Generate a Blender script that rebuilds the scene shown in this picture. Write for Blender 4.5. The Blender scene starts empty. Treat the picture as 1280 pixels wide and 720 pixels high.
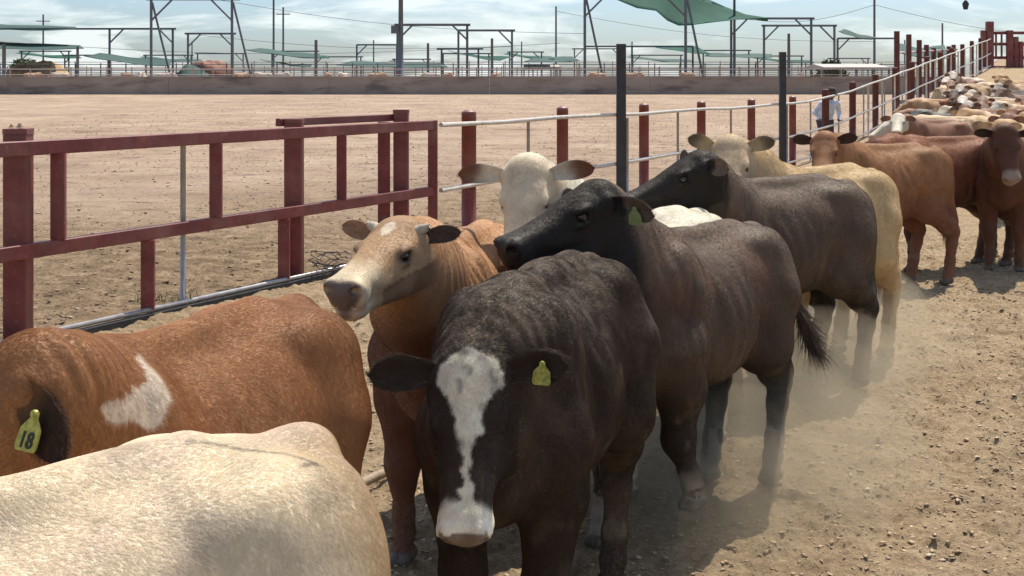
import bpy, math, random
import numpy as np
from mathutils import Vector, Matrix

R = math.radians
random.seed(7)
rng = np.random.default_rng(11)
sc = bpy.context.scene
COL = sc.collection

# ------------------------------------------------------------------ camera
CAM_H, F, CX, HOR = 1.8, 1600.0, 640.0, 105.0
cam_d = bpy.data.cameras.new('camera')
cam = bpy.data.objects.new('camera', cam_d)
COL.objects.link(cam)
cam.location = (0, 0, CAM_H)
cam.rotation_euler = (R(90), 0, 0)
cam_d.sensor_width = 36
cam_d.lens = 36 * F / 1280
cam_d.shift_y = (HOR - 360) / 1280
cam_d.clip_start = 0.05
cam_d.clip_end = 6000
sc.camera = cam

# ------------------------------------------------------------------ light
SUN_EL, SUN_AZ = R(60), R(28)          # azimuth measured from +Y towards +X
w = bpy.data.worlds.new("World")
sc.world = w
w.use_nodes = True
nt = w.node_tree
nt.nodes.clear()
wo = nt.nodes.new('ShaderNodeOutputWorld')
bg = nt.nodes.new('ShaderNodeBackground')
sky = nt.nodes.new('ShaderNodeTexSky')
sky.sky_type = 'NISHITA'
sky.sun_disc = False
sky.sun_elevation = SUN_EL
sky.sun_rotation = SUN_AZ
sky.air_density = 1.0
sky.dust_density = 1.5
sky.ozone_density = 1.5
bg.inputs['Strength'].default_value = 0.105
# thin high cloud
tc = nt.nodes.new('ShaderNodeTexCoord')
mp = nt.nodes.new('ShaderNodeMapping')
mp.inputs['Scale'].default_value = (1.3, 1.3, 6.5)
mp.inputs['Location'].default_value = (0.35, 0.1, 0.2)
n1 = nt.nodes.new('ShaderNodeTexNoise')
n1.inputs['Scale'].default_value = 5.5
n1.inputs['Detail'].default_value = 9
n1.inputs['Roughness'].default_value = 0.6
n1.inputs['Distortion'].default_value = 0.5
rp = nt.nodes.new('ShaderNodeValToRGB')
rp.color_ramp.elements[0].position = 0.47
rp.color_ramp.elements[0].color = (0, 0, 0, 1)
rp.color_ramp.elements[1].position = 0.60
rp.color_ramp.elements[1].color = (1, 1, 1, 1)
mx = nt.nodes.new('ShaderNodeMix')
mx.data_type = 'RGBA'
mul = nt.nodes.new('ShaderNodeMath'); mul.operation = 'MULTIPLY'; mul.inputs[1].default_value = 0.72
nt.links.new(tc.outputs['Generated'], mp.inputs['Vector'])
nt.links.new(mp.outputs['Vector'], n1.inputs['Vector'])
nt.links.new(n1.outputs['Fac'], rp.inputs['Fac'])
nt.links.new(rp.outputs['Color'], mul.inputs[0])
nt.links.new(mul.outputs[0], mx.inputs['Factor'])
tint = nt.nodes.new('ShaderNodeMix'); tint.data_type = 'RGBA'; tint.blend_type = 'MULTIPLY'
tint.inputs['Factor'].default_value = 1.0
tint.inputs['B'].default_value = (0.73, 0.87, 1.07, 1)
nt.links.new(sky.outputs['Color'], tint.inputs['A'])
nt.links.new(tint.outputs['Result'], mx.inputs['A'])
mx.inputs['B'].default_value = (7.3, 7.8, 7.7, 1)
nt.links.new(mx.outputs['Result'], bg.inputs['Color'])
nt.links.new(bg.outputs[0], wo.inputs['Surface'])

sd = bpy.data.lights.new('sun', 'SUN')
sd.energy = 4.3
sd.angle = R(0.6)
sd.color = (1.0, 0.93, 0.82)
sun = bpy.data.objects.new('sun', sd)
COL.objects.link(sun)
sdir = Vector((math.sin(SUN_AZ) * math.cos(SUN_EL), math.cos(SUN_AZ) * math.cos(SUN_EL), math.sin(SUN_EL)))
sun.rotation_euler = sdir.to_track_quat('Z', 'Y').to_euler()
sun.location = (0, 0, 30)

sc.view_settings.view_transform = 'Standard'
sc.view_settings.look = 'None'
sc.view_settings.gamma = 1
sc.view_settings.exposure = 0.47
sc.render.engine = 'CYCLES'
sc.cycles.max_bounces = 5
sc.cycles.volume_bounces = 0
sc.cycles.use_denoising = True


def at(x, y, Y):
    """a point of the place seen at photo position x, y and distance Y"""
    return Vector(((x - CX) / F * Y, Y, CAM_H - (y - HOR) / F * Y))


# ------------------------------------------------------------------ helpers
def tag(o, label=None, cat=None, group=None, kind=None):
    if label: o['label'] = label
    if cat: o['category'] = cat
    if group: o['group'] = group
    if kind: o['kind'] = kind
    return o


def empty(name, loc=(0, 0, 0), rz=0):
    o = bpy.data.objects.new(name, None)
    COL.objects.link(o)
    o.location = loc
    o.rotation_euler = (0, 0, rz)
    return o


def hash2(ix, iy, seed=0):
    h = (ix.astype(np.int64) * 374761393 + iy.astype(np.int64) * 668265263 + seed * 974634777) & 0xffffffff
    h = ((h ^ (h >> 13)) * 1274126177) & 0xffffffff
    h = h ^ (h >> 16)
    return (h & 0xffff) / 65535.0


def vnoise2(x, y, seed=0):
    ix = np.floor(x); iy = np.floor(y)
    fx = x - ix; fy = y - iy
    fx = fx * fx * (3 - 2 * fx); fy = fy * fy * (3 - 2 * fy)
    a = hash2(ix, iy, seed); b = hash2(ix + 1, iy, seed)
    c = hash2(ix, iy + 1, seed); d = hash2(ix + 1, iy + 1, seed)
    return (a + (b - a) * fx) * (1 - fy) + (c + (d - c) * fx) * fy


def fbm2(x, y, oct=4, seed=0, gain=0.5):
    s = 0; a = 1; t = 0
    for i in range(oct):
        s = s + a * vnoise2(x * 2 ** i, y * 2 ** i, seed + i * 17)
        t += a; a *= gain
    return s / t


def hash3(ix, iy, iz, seed):
    h = (ix.astype(np.int64) * 374761393 + iy.astype(np.int64) * 668265263 + iz.astype(np.int64) * 1440662683 + seed * 974634777) & 0xffffffff
    h = ((h ^ (h >> 13)) * 1274126177) & 0xffffffff
    h = h ^ (h >> 16)
    return (h & 0xffff) / 65535.0


def vnoise3(p, s, seed=0):
    q = p * s
    i = np.floor(q); f = q - i
    f = f * f * (3 - 2 * f)
    r = 0
    for dx in (0, 1):
        wx = f[:, 0] if dx else 1 - f[:, 0]
        for dy in (0, 1):
            wy = f[:, 1] if dy else 1 - f[:, 1]
            for dz in (0, 1):
                wz = f[:, 2] if dz else 1 - f[:, 2]
                r = r + wx * wy * wz * hash3(i[:, 0] + dx, i[:, 1] + dy, i[:, 2] + dz, seed)
    return r


def fbm3(p, s, oct=3, seed=0):
    r = 0; a = 1; t = 0
    for i in range(oct):
        r = r + a * vnoise3(p, s * 2 ** i, seed + 31 * i)
        t += a; a *= .5
    return r / t


def sstep(a, b, x):
    t = np.clip((x - a) / (b - a), 0, 1)
    return t * t * (3 - 2 * t)


# ------------------------------------------------------------------ materials
class NT:
    def __init__(s, name):
        s.m = bpy.data.materials.new(name)
        s.m.use_nodes = True
        s.t = s.m.node_tree
        s.t.nodes.clear()
        s.out = s.n('ShaderNodeOutputMaterial')
        s.b = s.n('ShaderNodeBsdfPrincipled')
        s.l(s.b.outputs[0], s.out.inputs['Surface'])

    def n(s, kind, **kw):
        nd = s.t.nodes.new(kind)
        for k, v in kw.items():
            setattr(nd, k, v)
        return nd

    def l(s, a, b):
        s.t.links.new(a, b)

    def noise(s, vec, scale, detail=4, rough=.55, dist=0):
        nd = s.n('ShaderNodeTexNoise')
        nd.inputs['Scale'].default_value = scale
        nd.inputs['Detail'].default_value = detail
        nd.inputs['Roughness'].default_value = rough
        nd.inputs['Distortion'].default_value = dist
        if vec is not None: s.l(vec, nd.inputs['Vector'])
        return nd.outputs['Fac']

    def ramp(s, fac, stops):
        nd = s.n('ShaderNodeValToRGB')
        e = nd.color_ramp.elements
        while len(e) < len(stops): e.new(0.5)
        for el, (p, c) in zip(e, stops):
            el.position = p
            el.color = (*c, 1) if len(c) == 3 else c
        s.l(fac, nd.inputs['Fac'])
        return nd.outputs['Color']

    def mix(s, a, b, fac, blend='MIX'):
        nd = s.n('ShaderNodeMix', data_type='RGBA', blend_type=blend)
        for v, k in ((a, 'A'), (b, 'B')):
            if isinstance(v, (tuple, list)): nd.inputs[k].default_value = (*v[:3], 1)
            else: s.l(v, nd.inputs[k])
        if isinstance(fac, (int, float)): nd.inputs['Factor'].default_value = fac
        else: s.l(fac, nd.inputs['Factor'])
        return nd.outputs['Result']

    def math(s, op, a, b=None):
        nd = s.n('ShaderNodeMath', operation=op)
        for i, v in enumerate((a, b)):
            if v is None: continue
            if isinstance(v, (int, float)): nd.inputs[i].default_value = v
            else: s.l(v, nd.inputs[i])
        return nd.outputs[0]

    def mapping(s, vec, scale=(1, 1, 1), rot=(0, 0, 0)):
        nd = s.n('ShaderNodeMapping')
        nd.inputs['Scale'].default_value = scale
        nd.inputs['Rotation'].default_value = rot
        s.l(vec, nd.inputs['Vector'])
        return nd.outputs[0]

    def bump(s, h, strength, dist, prev=None):
        nd = s.n('ShaderNodeBump')
        nd.inputs['Strength'].default_value = strength
        nd.inputs['Distance'].default_value = dist
        s.l(h, nd.inputs['Height'])
        if prev is not None: s.l(prev, nd.inputs['Normal'])
        return nd.outputs[0]

    def set(s, **kw):
        for k, v in kw.items():
            k = k.replace('_', ' ')
            if isinstance(v, (int, float, tuple)):
                s.b.inputs[k].default_value = v if not (isinstance(v, tuple) and len(v) == 3) else (*v, 1)
            else:
                s.l(v, s.b.inputs[k])
        return s.m


def mat_coat():
    t = NT('coat')
    at_ = t.n('ShaderNodeAttribute', attribute_name='coat')
    du = t.n('ShaderNodeAttribute', attribute_name='dust')
    tc = t.n('ShaderNodeTexCoord').outputs['Object']
    fine = t.noise(t.mapping(tc, (1, 1, .45)), 120, 3, .6)
    mid = t.noise(tc, 9, 4, .6, .6)
    clump = t.noise(t.mapping(tc, (1, 1, .35)), 38, 3, .6, .8)
    c = t.mix(at_.outputs['Color'], t.ramp(mid, [(.25, (.72, .70, .68)), (.5, (1, 1, 1)), (.78, (1.2, 1.17, 1.12))]), 1.0, 'MULTIPLY')
    c = t.mix(c, t.ramp(fine, [(.25, (.80, .80, .80)), (.75, (1.18, 1.18, 1.18))]), .6, 'MULTIPLY')
    spots = t.ramp(t.noise(tc, 85, 4, .75), [(.44, (0, 0, 0)), (.60, (1, 1, 1))])
    fac = t.math('MULTIPLY', du.outputs['Fac'], spots)
    c = t.mix(c, (.30, .235, .16), fac)
    b = t.bump(clump, .35, .010)
    b = t.bump(fine, .4, .003, b)
    return t.set(Base_Color=c, Roughness=.6, Normal=b, Specular_IOR_Level=.18, Sheen_Weight=.02, Sheen_Roughness=.5)


def mat_fur():
    t = NT('fur')
    at_ = t.n('ShaderNodeAttribute', attribute_name='coat')
    return t.set(Base_Color=at_.outputs['Color'], Roughness=.52, Specular_IOR_Level=.14)


def mat_plain(name, col, rough=.6, metal=0, var=.25, scale=6, bumpd=.002, spec=.4, bscale=60):
    t = NT(name)
    tc = t.n('ShaderNodeTexCoord').outputs['Object']
    n = t.noise(tc, scale, 5, .65)
    lo = tuple(c * (1 - var) for c in col); hi = tuple(min(1, c * (1 + var)) for c in col)
    c = t.ramp(n, [(.3, lo), (.7, hi)])
    b = t.bump(t.noise(tc, bscale, 3), .5, bumpd)
    return t.set(Base_Color=c, Roughness=rough, Metallic=metal, Normal=b, Specular_IOR_Level=spec)


def mat_red_paint():
    t = NT('red_oxide_paint')
    tc = t.n('ShaderNodeTexCoord').outputs['Object']
    n = t.noise(tc, 5, 6, .7)
    c = t.ramp(n, [(.25, (.11, .022, .020)), (.55, (.19, .038, .034)), (.8, (.28, .080, .060))])
    chips = t.ramp(t.noise(tc, 22, 7, .78), [(.60, (0, 0, 0)), (.66, (1, 1, 1))])
    c = t.mix(c, (.27, .19, .15), t.math('MULTIPLY', chips, .6))
    rust = t.ramp(t.noise(tc, 7, 7, .75, .8), [(.58, (0, 0, 0)), (.66, (1, 1, 1))])
    c = t.mix(c, (.075, .022, .016), t.math('MULTIPLY', rust, .65))
    dust = t.ramp(t.noise(tc, 2.2, 3), [(.45, (0, 0, 0)), (.75, (1, 1, 1))])
    c = t.mix(c, (.34, .24, .18), t.math('MULTIPLY', dust, .28))
    return t.set(Base_Color=c, Roughness=.5, Normal=t.bump(t.noise(tc, 45, 4), .4, .003), Specular_IOR_Level=.4)


M = {}
M['coat'] = mat_coat()
M['fur'] = mat_fur()
M['red'] = mat_red_paint()
M['red_dark'] = mat_plain('weathered_red_post', (.11, .035, .028), .7, 0, .45, 9, .004)
M['white_pipe'] = mat_plain('white_pipe_paint', (.52, .48, .42), .5, 0, .22, 8)
M['grey_pipe'] = mat_plain('galvanised_pipe', (.33, .32, .32), .45, .5, .2, 10)
M['dark_steel'] = mat_plain('dark_steel', (.045, .043, .045), .55, .2, .3, 6)
M['far_steel'] = mat_plain('far_steel', (.12, .13, .145), .6, .1, .2, 2)
M['rubber'] = mat_plain('old_rubber', (.04, .038, .036), .8, 0, .4, 12)
M['pink_pipe'] = mat_plain('faded_pink_pipe', (.42, .33, .31), .6, 0, .2, 3)
M['tag_yellow'] = mat_plain('tag_yellow', (.34, .32, .06), .5, 0, .55, 60, .001)
M['tag_green'] = mat_plain('tag_olive', (.20, .24, .09), .5, 0, .2, 40, .001)
M['ink'] = mat_plain('marker_ink', (.03, .03, .025), .6)
M['horn'] = mat_plain('horn', (.45, .38, .27), .4, 0, .3, 30)
M['bark'] = mat_plain('dry_wood', (.30, .23, .16), .8, 0, .3, 20, .005)
M['hay'] = mat_plain('hay', (.42, .30, .16), .9, 0, .35, 3, .05, .2, 12)
M['rust_cover'] = mat_plain('rust_cover', (.24, .11, .07), .8, 0, .3, 1.5)
M['roof_pale'] = mat_plain('roof_pale', (.40, .37, .32), .6, 0, .12, .6)
M['cloth_dark'] = mat_plain('shade_net_dark', (.020, .062, .048), .8, 0, .25, .8)
M['jacket'] = mat_plain('blue_grey_shirt', (.60, .64, .72), .85, 0, .2, 9, .01)
M['skin'] = mat_plain('skin', (.16, .075, .045), .55, 0, .1, 20)
M['jeans'] = mat_plain('jeans', (.05, .06, .09), .85, 0, .2, 9, .01)
M['hat'] = mat_plain('dark_hat', (.06, .035, .03), .8)
M['leaf'] = mat_plain('dusty_leaf', (.075, .10, .04), .7, 0, .4, 5)


def mat_eye():
    t = NT('eye')
    return t.set(Base_Color=(.012, .008, .006), Roughness=.08, Specular_IOR_Level=.6)
M['eye'] = mat_eye()


def mat_net():
    t = NT('green_shade_net')
    tc = t.n('ShaderNodeTexCoord').outputs['Object']
    c = t.ramp(t.noise(tc, .7, 4), [(.3, (.015, .105, .07)), (.7, (.028, .16, .105))])
    tr = t.n('ShaderNodeBsdfTranslucent')
    t.l(c, tr.inputs['Color'])
    m = t.n('ShaderNodeMixShader'); m.inputs[0].default_value = .45
    t.set(Base_Color=c, Roughness=.8)
    t.l(t.b.outputs[0], m.inputs[1]); t.l(tr.outputs[0], m.inputs[2])
    t.l(m.outputs[0], t.out.inputs['Surface'])
    return t.m
M['net'] = mat_net()


def mat_concrete():
    t = NT('concrete_wall')
    tc = t.n('ShaderNodeTexCoord').outputs['Object']
    c = t.ramp(t.noise(tc, .35, 5, .6), [(.3, (.25, .20, .165)), (.7, (.34, .28, .235))])
    st = t.ramp(t.noise(t.mapping(tc, (.35, 1, 1.6)), .8, 6, .68), [(.50, (0, 0, 0)), (.66, (1, 1, 1))])
    c = t.mix(c, (.085, .062, .058), t.math('MULTIPLY', st, .7))
    wh = t.ramp(t.noise(t.mapping(tc, (1.4, 1, .4)), 1.3, 5, .7), [(.60, (0, 0, 0)), (.72, (1, 1, 1))])
    c = t.mix(c, (.30, .24, .20), t.math('MULTIPLY', wh, .5))
    return t.set(Base_Color=c, Roughness=.85, Normal=t.bump(t.noise(tc, 9, 4), .4, .02))
M['concrete'] = mat_concrete()


def mat_ground():
    t = NT('dirt')
    tc = t.n('ShaderNodeTexCoord').outputs['Object']
    zone = t.n('ShaderNodeAttribute', attribute_name='zone').outputs['Fac']      # 1 in the lane, 0 in the yard
    big = t.noise(tc, .35, 5, .6, .4)
    mid = t.noise(tc, 3.2, 6, .7, .5)
    fine = t.noise(tc, 26, 6, .75)
    vf = t.noise(tc, 110, 4, .7)
    lane = t.ramp(mid, [(.28, (.30, .215, .130)), (.5, (.40, .295, .185)), (.72, (.50, .385, .25))])
    yard = t.ramp(big, [(.3, (.31, .222, .158)), (.5, (.40, .295, .213)), (.7, (.48, .365, .27))])
    streak = t.noise(t.mapping(tc, (.55, .8, 1), (0, 0, R(25))), 1.3, 8, .72, .9)
    yard = t.mix(yard, t.ramp(streak, [(.32, (.66, .64, .61)), (.5, (1, 1, 1)), (.68, (1.16, 1.13, 1.08))]), .55, 'MULTIPLY')
    sp = t.ramp(t.noise(t.mapping(tc, (.6, 1, 1)), 2.4, 7, .78, .3), [(.36, (.42, .38, .36)), (.45, (1, 1, 1)), (.60, (1, 1, 1)), (.70, (1.2, 1.18, 1.14))])
    yard = t.mix(yard, sp, .9, 'MULTIPLY')
    tr = t.ramp(t.noise(t.mapping(tc, (.12, 1.6, 1), (0, 0, R(-24))), 1.0, 6, .7, .5), [(.40, (.72, .69, .66)), (.50, (1, 1, 1))])
    yard = t.mix(yard, tr, .3, 'MULTIPLY')
    rub = t.n('ShaderNodeAttribute', attribute_name='rubble').outputs['Fac']
    rubc = t.ramp(mid, [(.33, (.12, .082, .050)), (.5, (.255, .180, .108)), (.68, (.42, .31, .20))])
    yard = t.mix(yard, rubc, t.math('MULTIPLY', rub, .92))
    c = t.mix(yard, lane, zone)
    flake = t.ramp(fine, [(.30, (.34, .31, .28)), (.46, (.90, .88, .85)), (.60, (1.12, 1.1, 1.06)), (.72, (1.5, 1.45, 1.32))])
    c = t.mix(c, flake, t.math('ADD', t.math('MULTIPLY', t.math('MAXIMUM', zone, rub), .45), .5), 'MULTIPLY')
    dark = t.ramp(t.noise(tc, 1.3, 5, .65), [(.60, (0, 0, 0)), (.72, (1, 1, 1))])
    c = t.mix(c, (.17, .115, .075), t.math('MULTIPLY', dark, .45))
    pale = t.ramp(t.noise(tc, 60, 3, .7), [(.70, (0, 0, 0)), (.74, (1, 1, 1))])
    c = t.mix(c, (.62, .52, .38), t.math('MULTIPLY', t.math('MULTIPLY', pale, zone), .7))
    b = t.bump(mid, .5, .04)
    b = t.bump(fine, 1.0, .035, b)
    b = t.bump(vf, .8, .006, b)
    return t.set(Base_Color=c, Roughness=.95, Normal=b, Specular_IOR_Level=.12)
M['dirt'] = mat_ground()
M['clod'] = mat_plain('dirt_clod', (.40, .295, .19), .95, 0, .45, 14, .006, .1, 80)
M['yclod'] = mat_plain('yard_clod', (.29, .205, .14), .95, 0, .5, 8, .006, .1, 80)
M['chip'] = mat_plain('pale_chip', (.52, .43, .30), .9, 0, .3, 14, .004, .1, 80)


# ------------------------------------------------------------------ mesh builder for built things
class MB:
    def __init__(s): s.v = []; s.f = []

    def add(s, vs, fs):
        o = len(s.v); s.v += [tuple(p) for p in vs]; s.f += [tuple(i + o for i in f) for f in fs]; return s

    def bar(s, a, b, w, h=None, up=(0, 0, 1), bev=.12):
        """bar of bevelled rectangular section w x h from a to b"""
        h = w if h is None else h
        a = Vector(a); b = Vector(b); d = (b - a).normalized()
        up = Vector(up)
        if abs(d.dot(up)) > .95: up = Vector((0, 1, 0))
        x = d.cross(up).normalized(); z = x.cross(d).normalized()
        c = min(w, h) * bev
        pr = [(w / 2 - c, h / 2), (w / 2, h / 2 - c), (w / 2, -h / 2 + c), (w / 2 - c, -h / 2), (-w / 2 + c, -h / 2), (-w / 2, -h / 2 + c), (-w / 2, h / 2 - c), (-w / 2 + c, h / 2)]
        vs = [a + x * p + z * q for p, q in pr] + [b + x * p + z * q for p, q in pr]
        n = 8
        fs = [(i, (i + 1) % n, (i + 1) % n + n, i + n) for i in range(n)] + [tuple(range(n))[::-1], tuple(range(n, 2 * n))]
        return s.add(vs, fs)

    def tube(s, pts, r, n=10, caps=True):
        pts = [Vector(p) for p in pts]
        rs = r if isinstance(r, (list, tuple)) else [r] * len(pts)
        vs = []; fs = []
        ref = None
        for i, p in enumerate(pts):
            d = (pts[min(i + 1, len(pts) - 1)] - pts[max(i - 1, 0)]).normalized()
            if ref is None:
                ref = Vector((0, 0, 1)) if abs(d.z) < .9 else Vector((1, 0, 0))
            x = d.cross(ref).normalized(); y = d.cross(x).normalized()
            for k in range(n):
                a = 2 * math.pi * k / n
                vs.append(p + (x * math.cos(a) + y * math.sin(a)) * rs[i])
        for i in range(len(pts) - 1):
            for k in range(n):
                fs.append((i * n + k, i * n + (k + 1) % n, (i + 1) * n + (k + 1) % n, (i + 1) * n + k))
        if caps:
            fs.append(tuple(range(n))); fs.append(tuple(range((len(pts) - 1) * n, len(pts) * n))[::-1])
        return s.add(vs, fs)

    def sheet(s, top, thick=.02):
        """closed slab from a grid (rows of points)"""
        r = len(top); c = len(top[0])
        vs = [p for row in top for p in row]
        vb = [Vector(p) - Vector((0, 0, thick)) for p in vs]
        fs = []
        N = r * c
        for i in range(r - 1):
            for j in range(c - 1):
                q = (i * c + j, i * c + j + 1, (i + 1) * c + j + 1, (i + 1) * c + j)
                fs.append(q); fs.append(tuple(k + N for k in q[::-1]))
        edge = [(0, j) for j in range(c)] + [(i, c - 1) for i in range(1, r)] + [(r - 1, j) for j in range(c - 2, -1, -1)] + [(i, 0) for i in range(r - 2, 0, -1)]
        e = [i * c + j for i, j in edge]
        for k in range(len(e)):
            a, b = e[k], e[(k + 1) % len(e)]
            fs.append((b, a, a + N, b + N))
        return s.add(vs + vb, fs)

    def build(s, name, m, parent=None, smooth=False):
        me = bpy.data.meshes.new(name)
        me.from_pydata([tuple(v) for v in s.v], [], s.f)
        me.materials.append(m)
        if smooth: me.shade_smooth()
        me.update()
        o = bpy.data.objects.new(name, me)
        COL.objects.link(o)
        if parent is not None:
            o.parent = parent
            o.matrix_parent_inverse = Matrix.Identity(4)
        return o


# ------------------------------------------------------------------ ground
SL, OFF = .5, -7.535                      # the lane fence runs along X = SL*Y + OFF


def fence_x(Y): return SL * Y + OFF


def softp(x, k): return k * np.log1p(np.exp(np.clip(x / k, -30, 30)))


def lane_z(Y): return .0825 * softp(np.minimum(Y, 75) - 29.0, 1.6)


def yard_z(Y): return .0152 * softp(np.minimum(Y, 400) - 21.0, 3.0)


def ground_z(X, Y):
    X = np.asarray(X, float); Y = np.asarray(Y, float)
    side = (X - fence_x(Y)) / math.hypot(1, SL)
    t = sstep(-2.6, -.3, side)
    return yard_z(Y) * (1 - t) + lane_z(Y) * t


def axis(lo, hi, fine_lo, fine_hi, step, growth):
    a = list(np.arange(fine_lo, fine_hi, step))
    p = fine_hi; s = step
    while p < hi: a.append(p); s *= growth; p += s
    a.append(hi)
    p = fine_lo; s = step
    while p > lo:
        s *= growth; p -= s; a.insert(0, max(p, lo))
    return np.array(sorted(set(np.round(a, 5))))


xs = axis(-1500, 1500, -5.0, 5.4, .021, 1.03)
ys = axis(-60, 2600, 3.6, 14.5, .024, 1.028)
GX, GY = np.meshgrid(xs, ys)
gz = ground_z(GX, GY)
side = (GX - fence_x(GY))
inlane = sstep(-.25, .15, side)
near = np.exp(-np.maximum(0, np.hypot(GX, GY) - 12) / 14)
rel = (fbm2(GX * 1.1, GY * 1.1, 4, 3) - .5) * .06
clod = np.maximum(0, fbm2(GX * 9, GY * 9, 4, 9, .6) - .47)
rel = rel + clod * (.06 + .04 * inlane) + (fbm2(GX * 17, GY * 17, 3, 21, .75) - .5) * .034
gz = gz + rel * (near * .92 + .08)
# spilled sand banked against the bottom rail
gz = gz + .07 * np.exp(-((side + .25) / .45) ** 2) * near
nx, ny = len(xs), len(ys)
me = bpy.data.meshes.new('ground')
V = np.stack([GX, GY, gz], -1).reshape(-1, 3)
idx = np.arange(nx * ny).reshape(ny, nx)
Q = np.stack([idx[:-1, :-1], idx[:-1, 1:], idx[1:, 1:], idx[1:, :-1]], -1).reshape(-1, 4)


def mesh_np(name, V, Q, smooth=True):
    me = bpy.data.meshes.new(name)
    me.vertices.add(len(V)); me.vertices.foreach_set('co', np.ascontiguousarray(V, np.float32).ravel())
    k = Q.shape[1]
    me.loops.add(len(Q) * k); me.loops.foreach_set('vertex_index', np.ascontiguousarray(Q, np.int32).ravel())
    me.polygons.add(len(Q)); me.polygons.foreach_set('loop_start', np.arange(0, len(Q) * k, k, dtype=np.int32))
    me.update(calc_edges=True)
    me.validate()
    if smooth: me.shade_smooth()
    return me


me = mesh_np('ground', V, Q)
a = me.attributes.new('zone', 'FLOAT', 'POINT')
a.data.foreach_set('value', inlane.ravel().astype(np.float32))
a = me.attributes.new('rubble', 'FLOAT', 'POINT')
rubw = (1 - sstep(12, 30, GY + (fbm2(GX * .35, GY * .16, 3, 77) - .5) * 22)) * (1 - inlane)
a.data.foreach_set('value', rubw.ravel().astype(np.float32))
me.materials.append(M['dirt'])
ground = bpy.data.objects.new('ground', me)
COL.objects.link(ground)
tag(ground, 'bare trampled dirt of the lane and yard', kind='structure')


# clods and chips lying loose on the lane: nobody could count them
def scatter(name, n, smin, smax, mat, seed, label, flat=.45, yard=False):
    g = np.random.default_rng(seed)
    ico_v = np.array([(0, 0, 1), (.894, 0, .447), (.276, .851, .447), (-.724, .526, .447), (-.724, -.526, .447), (.276, -.851, .447),
                      (.724, .526, -.447), (-.276, .851, -.447), (-.894, 0, -.447), (-.276, -.851, -.447), (.724, -.526, -.447), (0, 0, -1)])
    ico_f = np.array([(0, 1, 2), (0, 2, 3), (0, 3, 4), (0, 4, 5), (0, 5, 1), (1, 6, 2), (2, 7, 3), (3, 8, 4), (4, 9, 5), (5, 10, 1),
                      (6, 7, 2), (7, 8, 3), (8, 9, 4), (9, 10, 5), (10, 6, 1), (11, 7, 6), (11, 8, 7), (11, 9, 8), (11, 10, 9), (11, 6, 10)])
    Y = 3.2 + 12 * g.random(n) ** 1.4
    X = -1.5 + g.random(n) * 7.5
    if yard:
        u_ = g.random(n); Y = 8 + 75 * u_ ** 2.2; X = fence_x(Y) - .3 - g.random(n) * (9 + Y * .5)
        kk = fbm2(X * .35, Y * .2, 3, 5) + .25 * g.random(n) > .48; X, Y = X[kk], Y[kk]; n = len(X)
    k = X > fence_x(Y) - (60 if yard else 1)
    X, Y = X[k], Y[k]; n = len(X)
    s = smin * (smax / smin) ** (g.random(n) ** 2.6)
    P = ico_v[None] * (.45 + 1.1 * g.random((n, 12, 1)))
    ang = g.random(n) * 6.28
    el = 1 + g.random(n) * .9
    x = P[..., 0] * el[:, None]; y = P[..., 1]; z = P[..., 2] * flat * (.35 + .8 * g.random(n))[:, None]
    ca, sa = np.cos(ang)[:, None], np.sin(ang)[:, None]
    xx = x * ca - y * sa; yy = x * sa + y * ca
    z = z + xx * (g.random(n)[:, None] - .5) * .5
    P = np.stack([xx, yy, z], -1) * s[:, None, None]
    iy = np.clip(np.searchsorted(ys, Y), 0, ny - 1); ix = np.clip(np.searchsorted(xs, X), 0, nx - 1)
    P += np.stack([X, Y, gz[iy, ix] + s * .12], -1)[:, None, :]
    Fc = (ico_f[None] + (np.arange(n) * 12)[:, None, None]).reshape(-1, 3)
    me = mesh_np(name, P.reshape(-1, 3), Fc, False)
    me.materials.append(mat)
    o = bpy.data.objects.new(name, me); COL.objects.link(o)
    return tag(o, label, kind='stuff')


scatter('dirt_clods', 60000, .003, .012, M['clod'], 5, 'loose brown clods strewn over the trampled lane')
scatter('yard_clods', 60000, .005, .026, M['yclod'], 15, 'crumbled manure and earth clods in the yard behind the fence', yard=True)
scatter('straw_chips', 9000, .003, .014, M['chip'], 6, 'small pale chips of straw and dry manure on the lane', .3)


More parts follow.
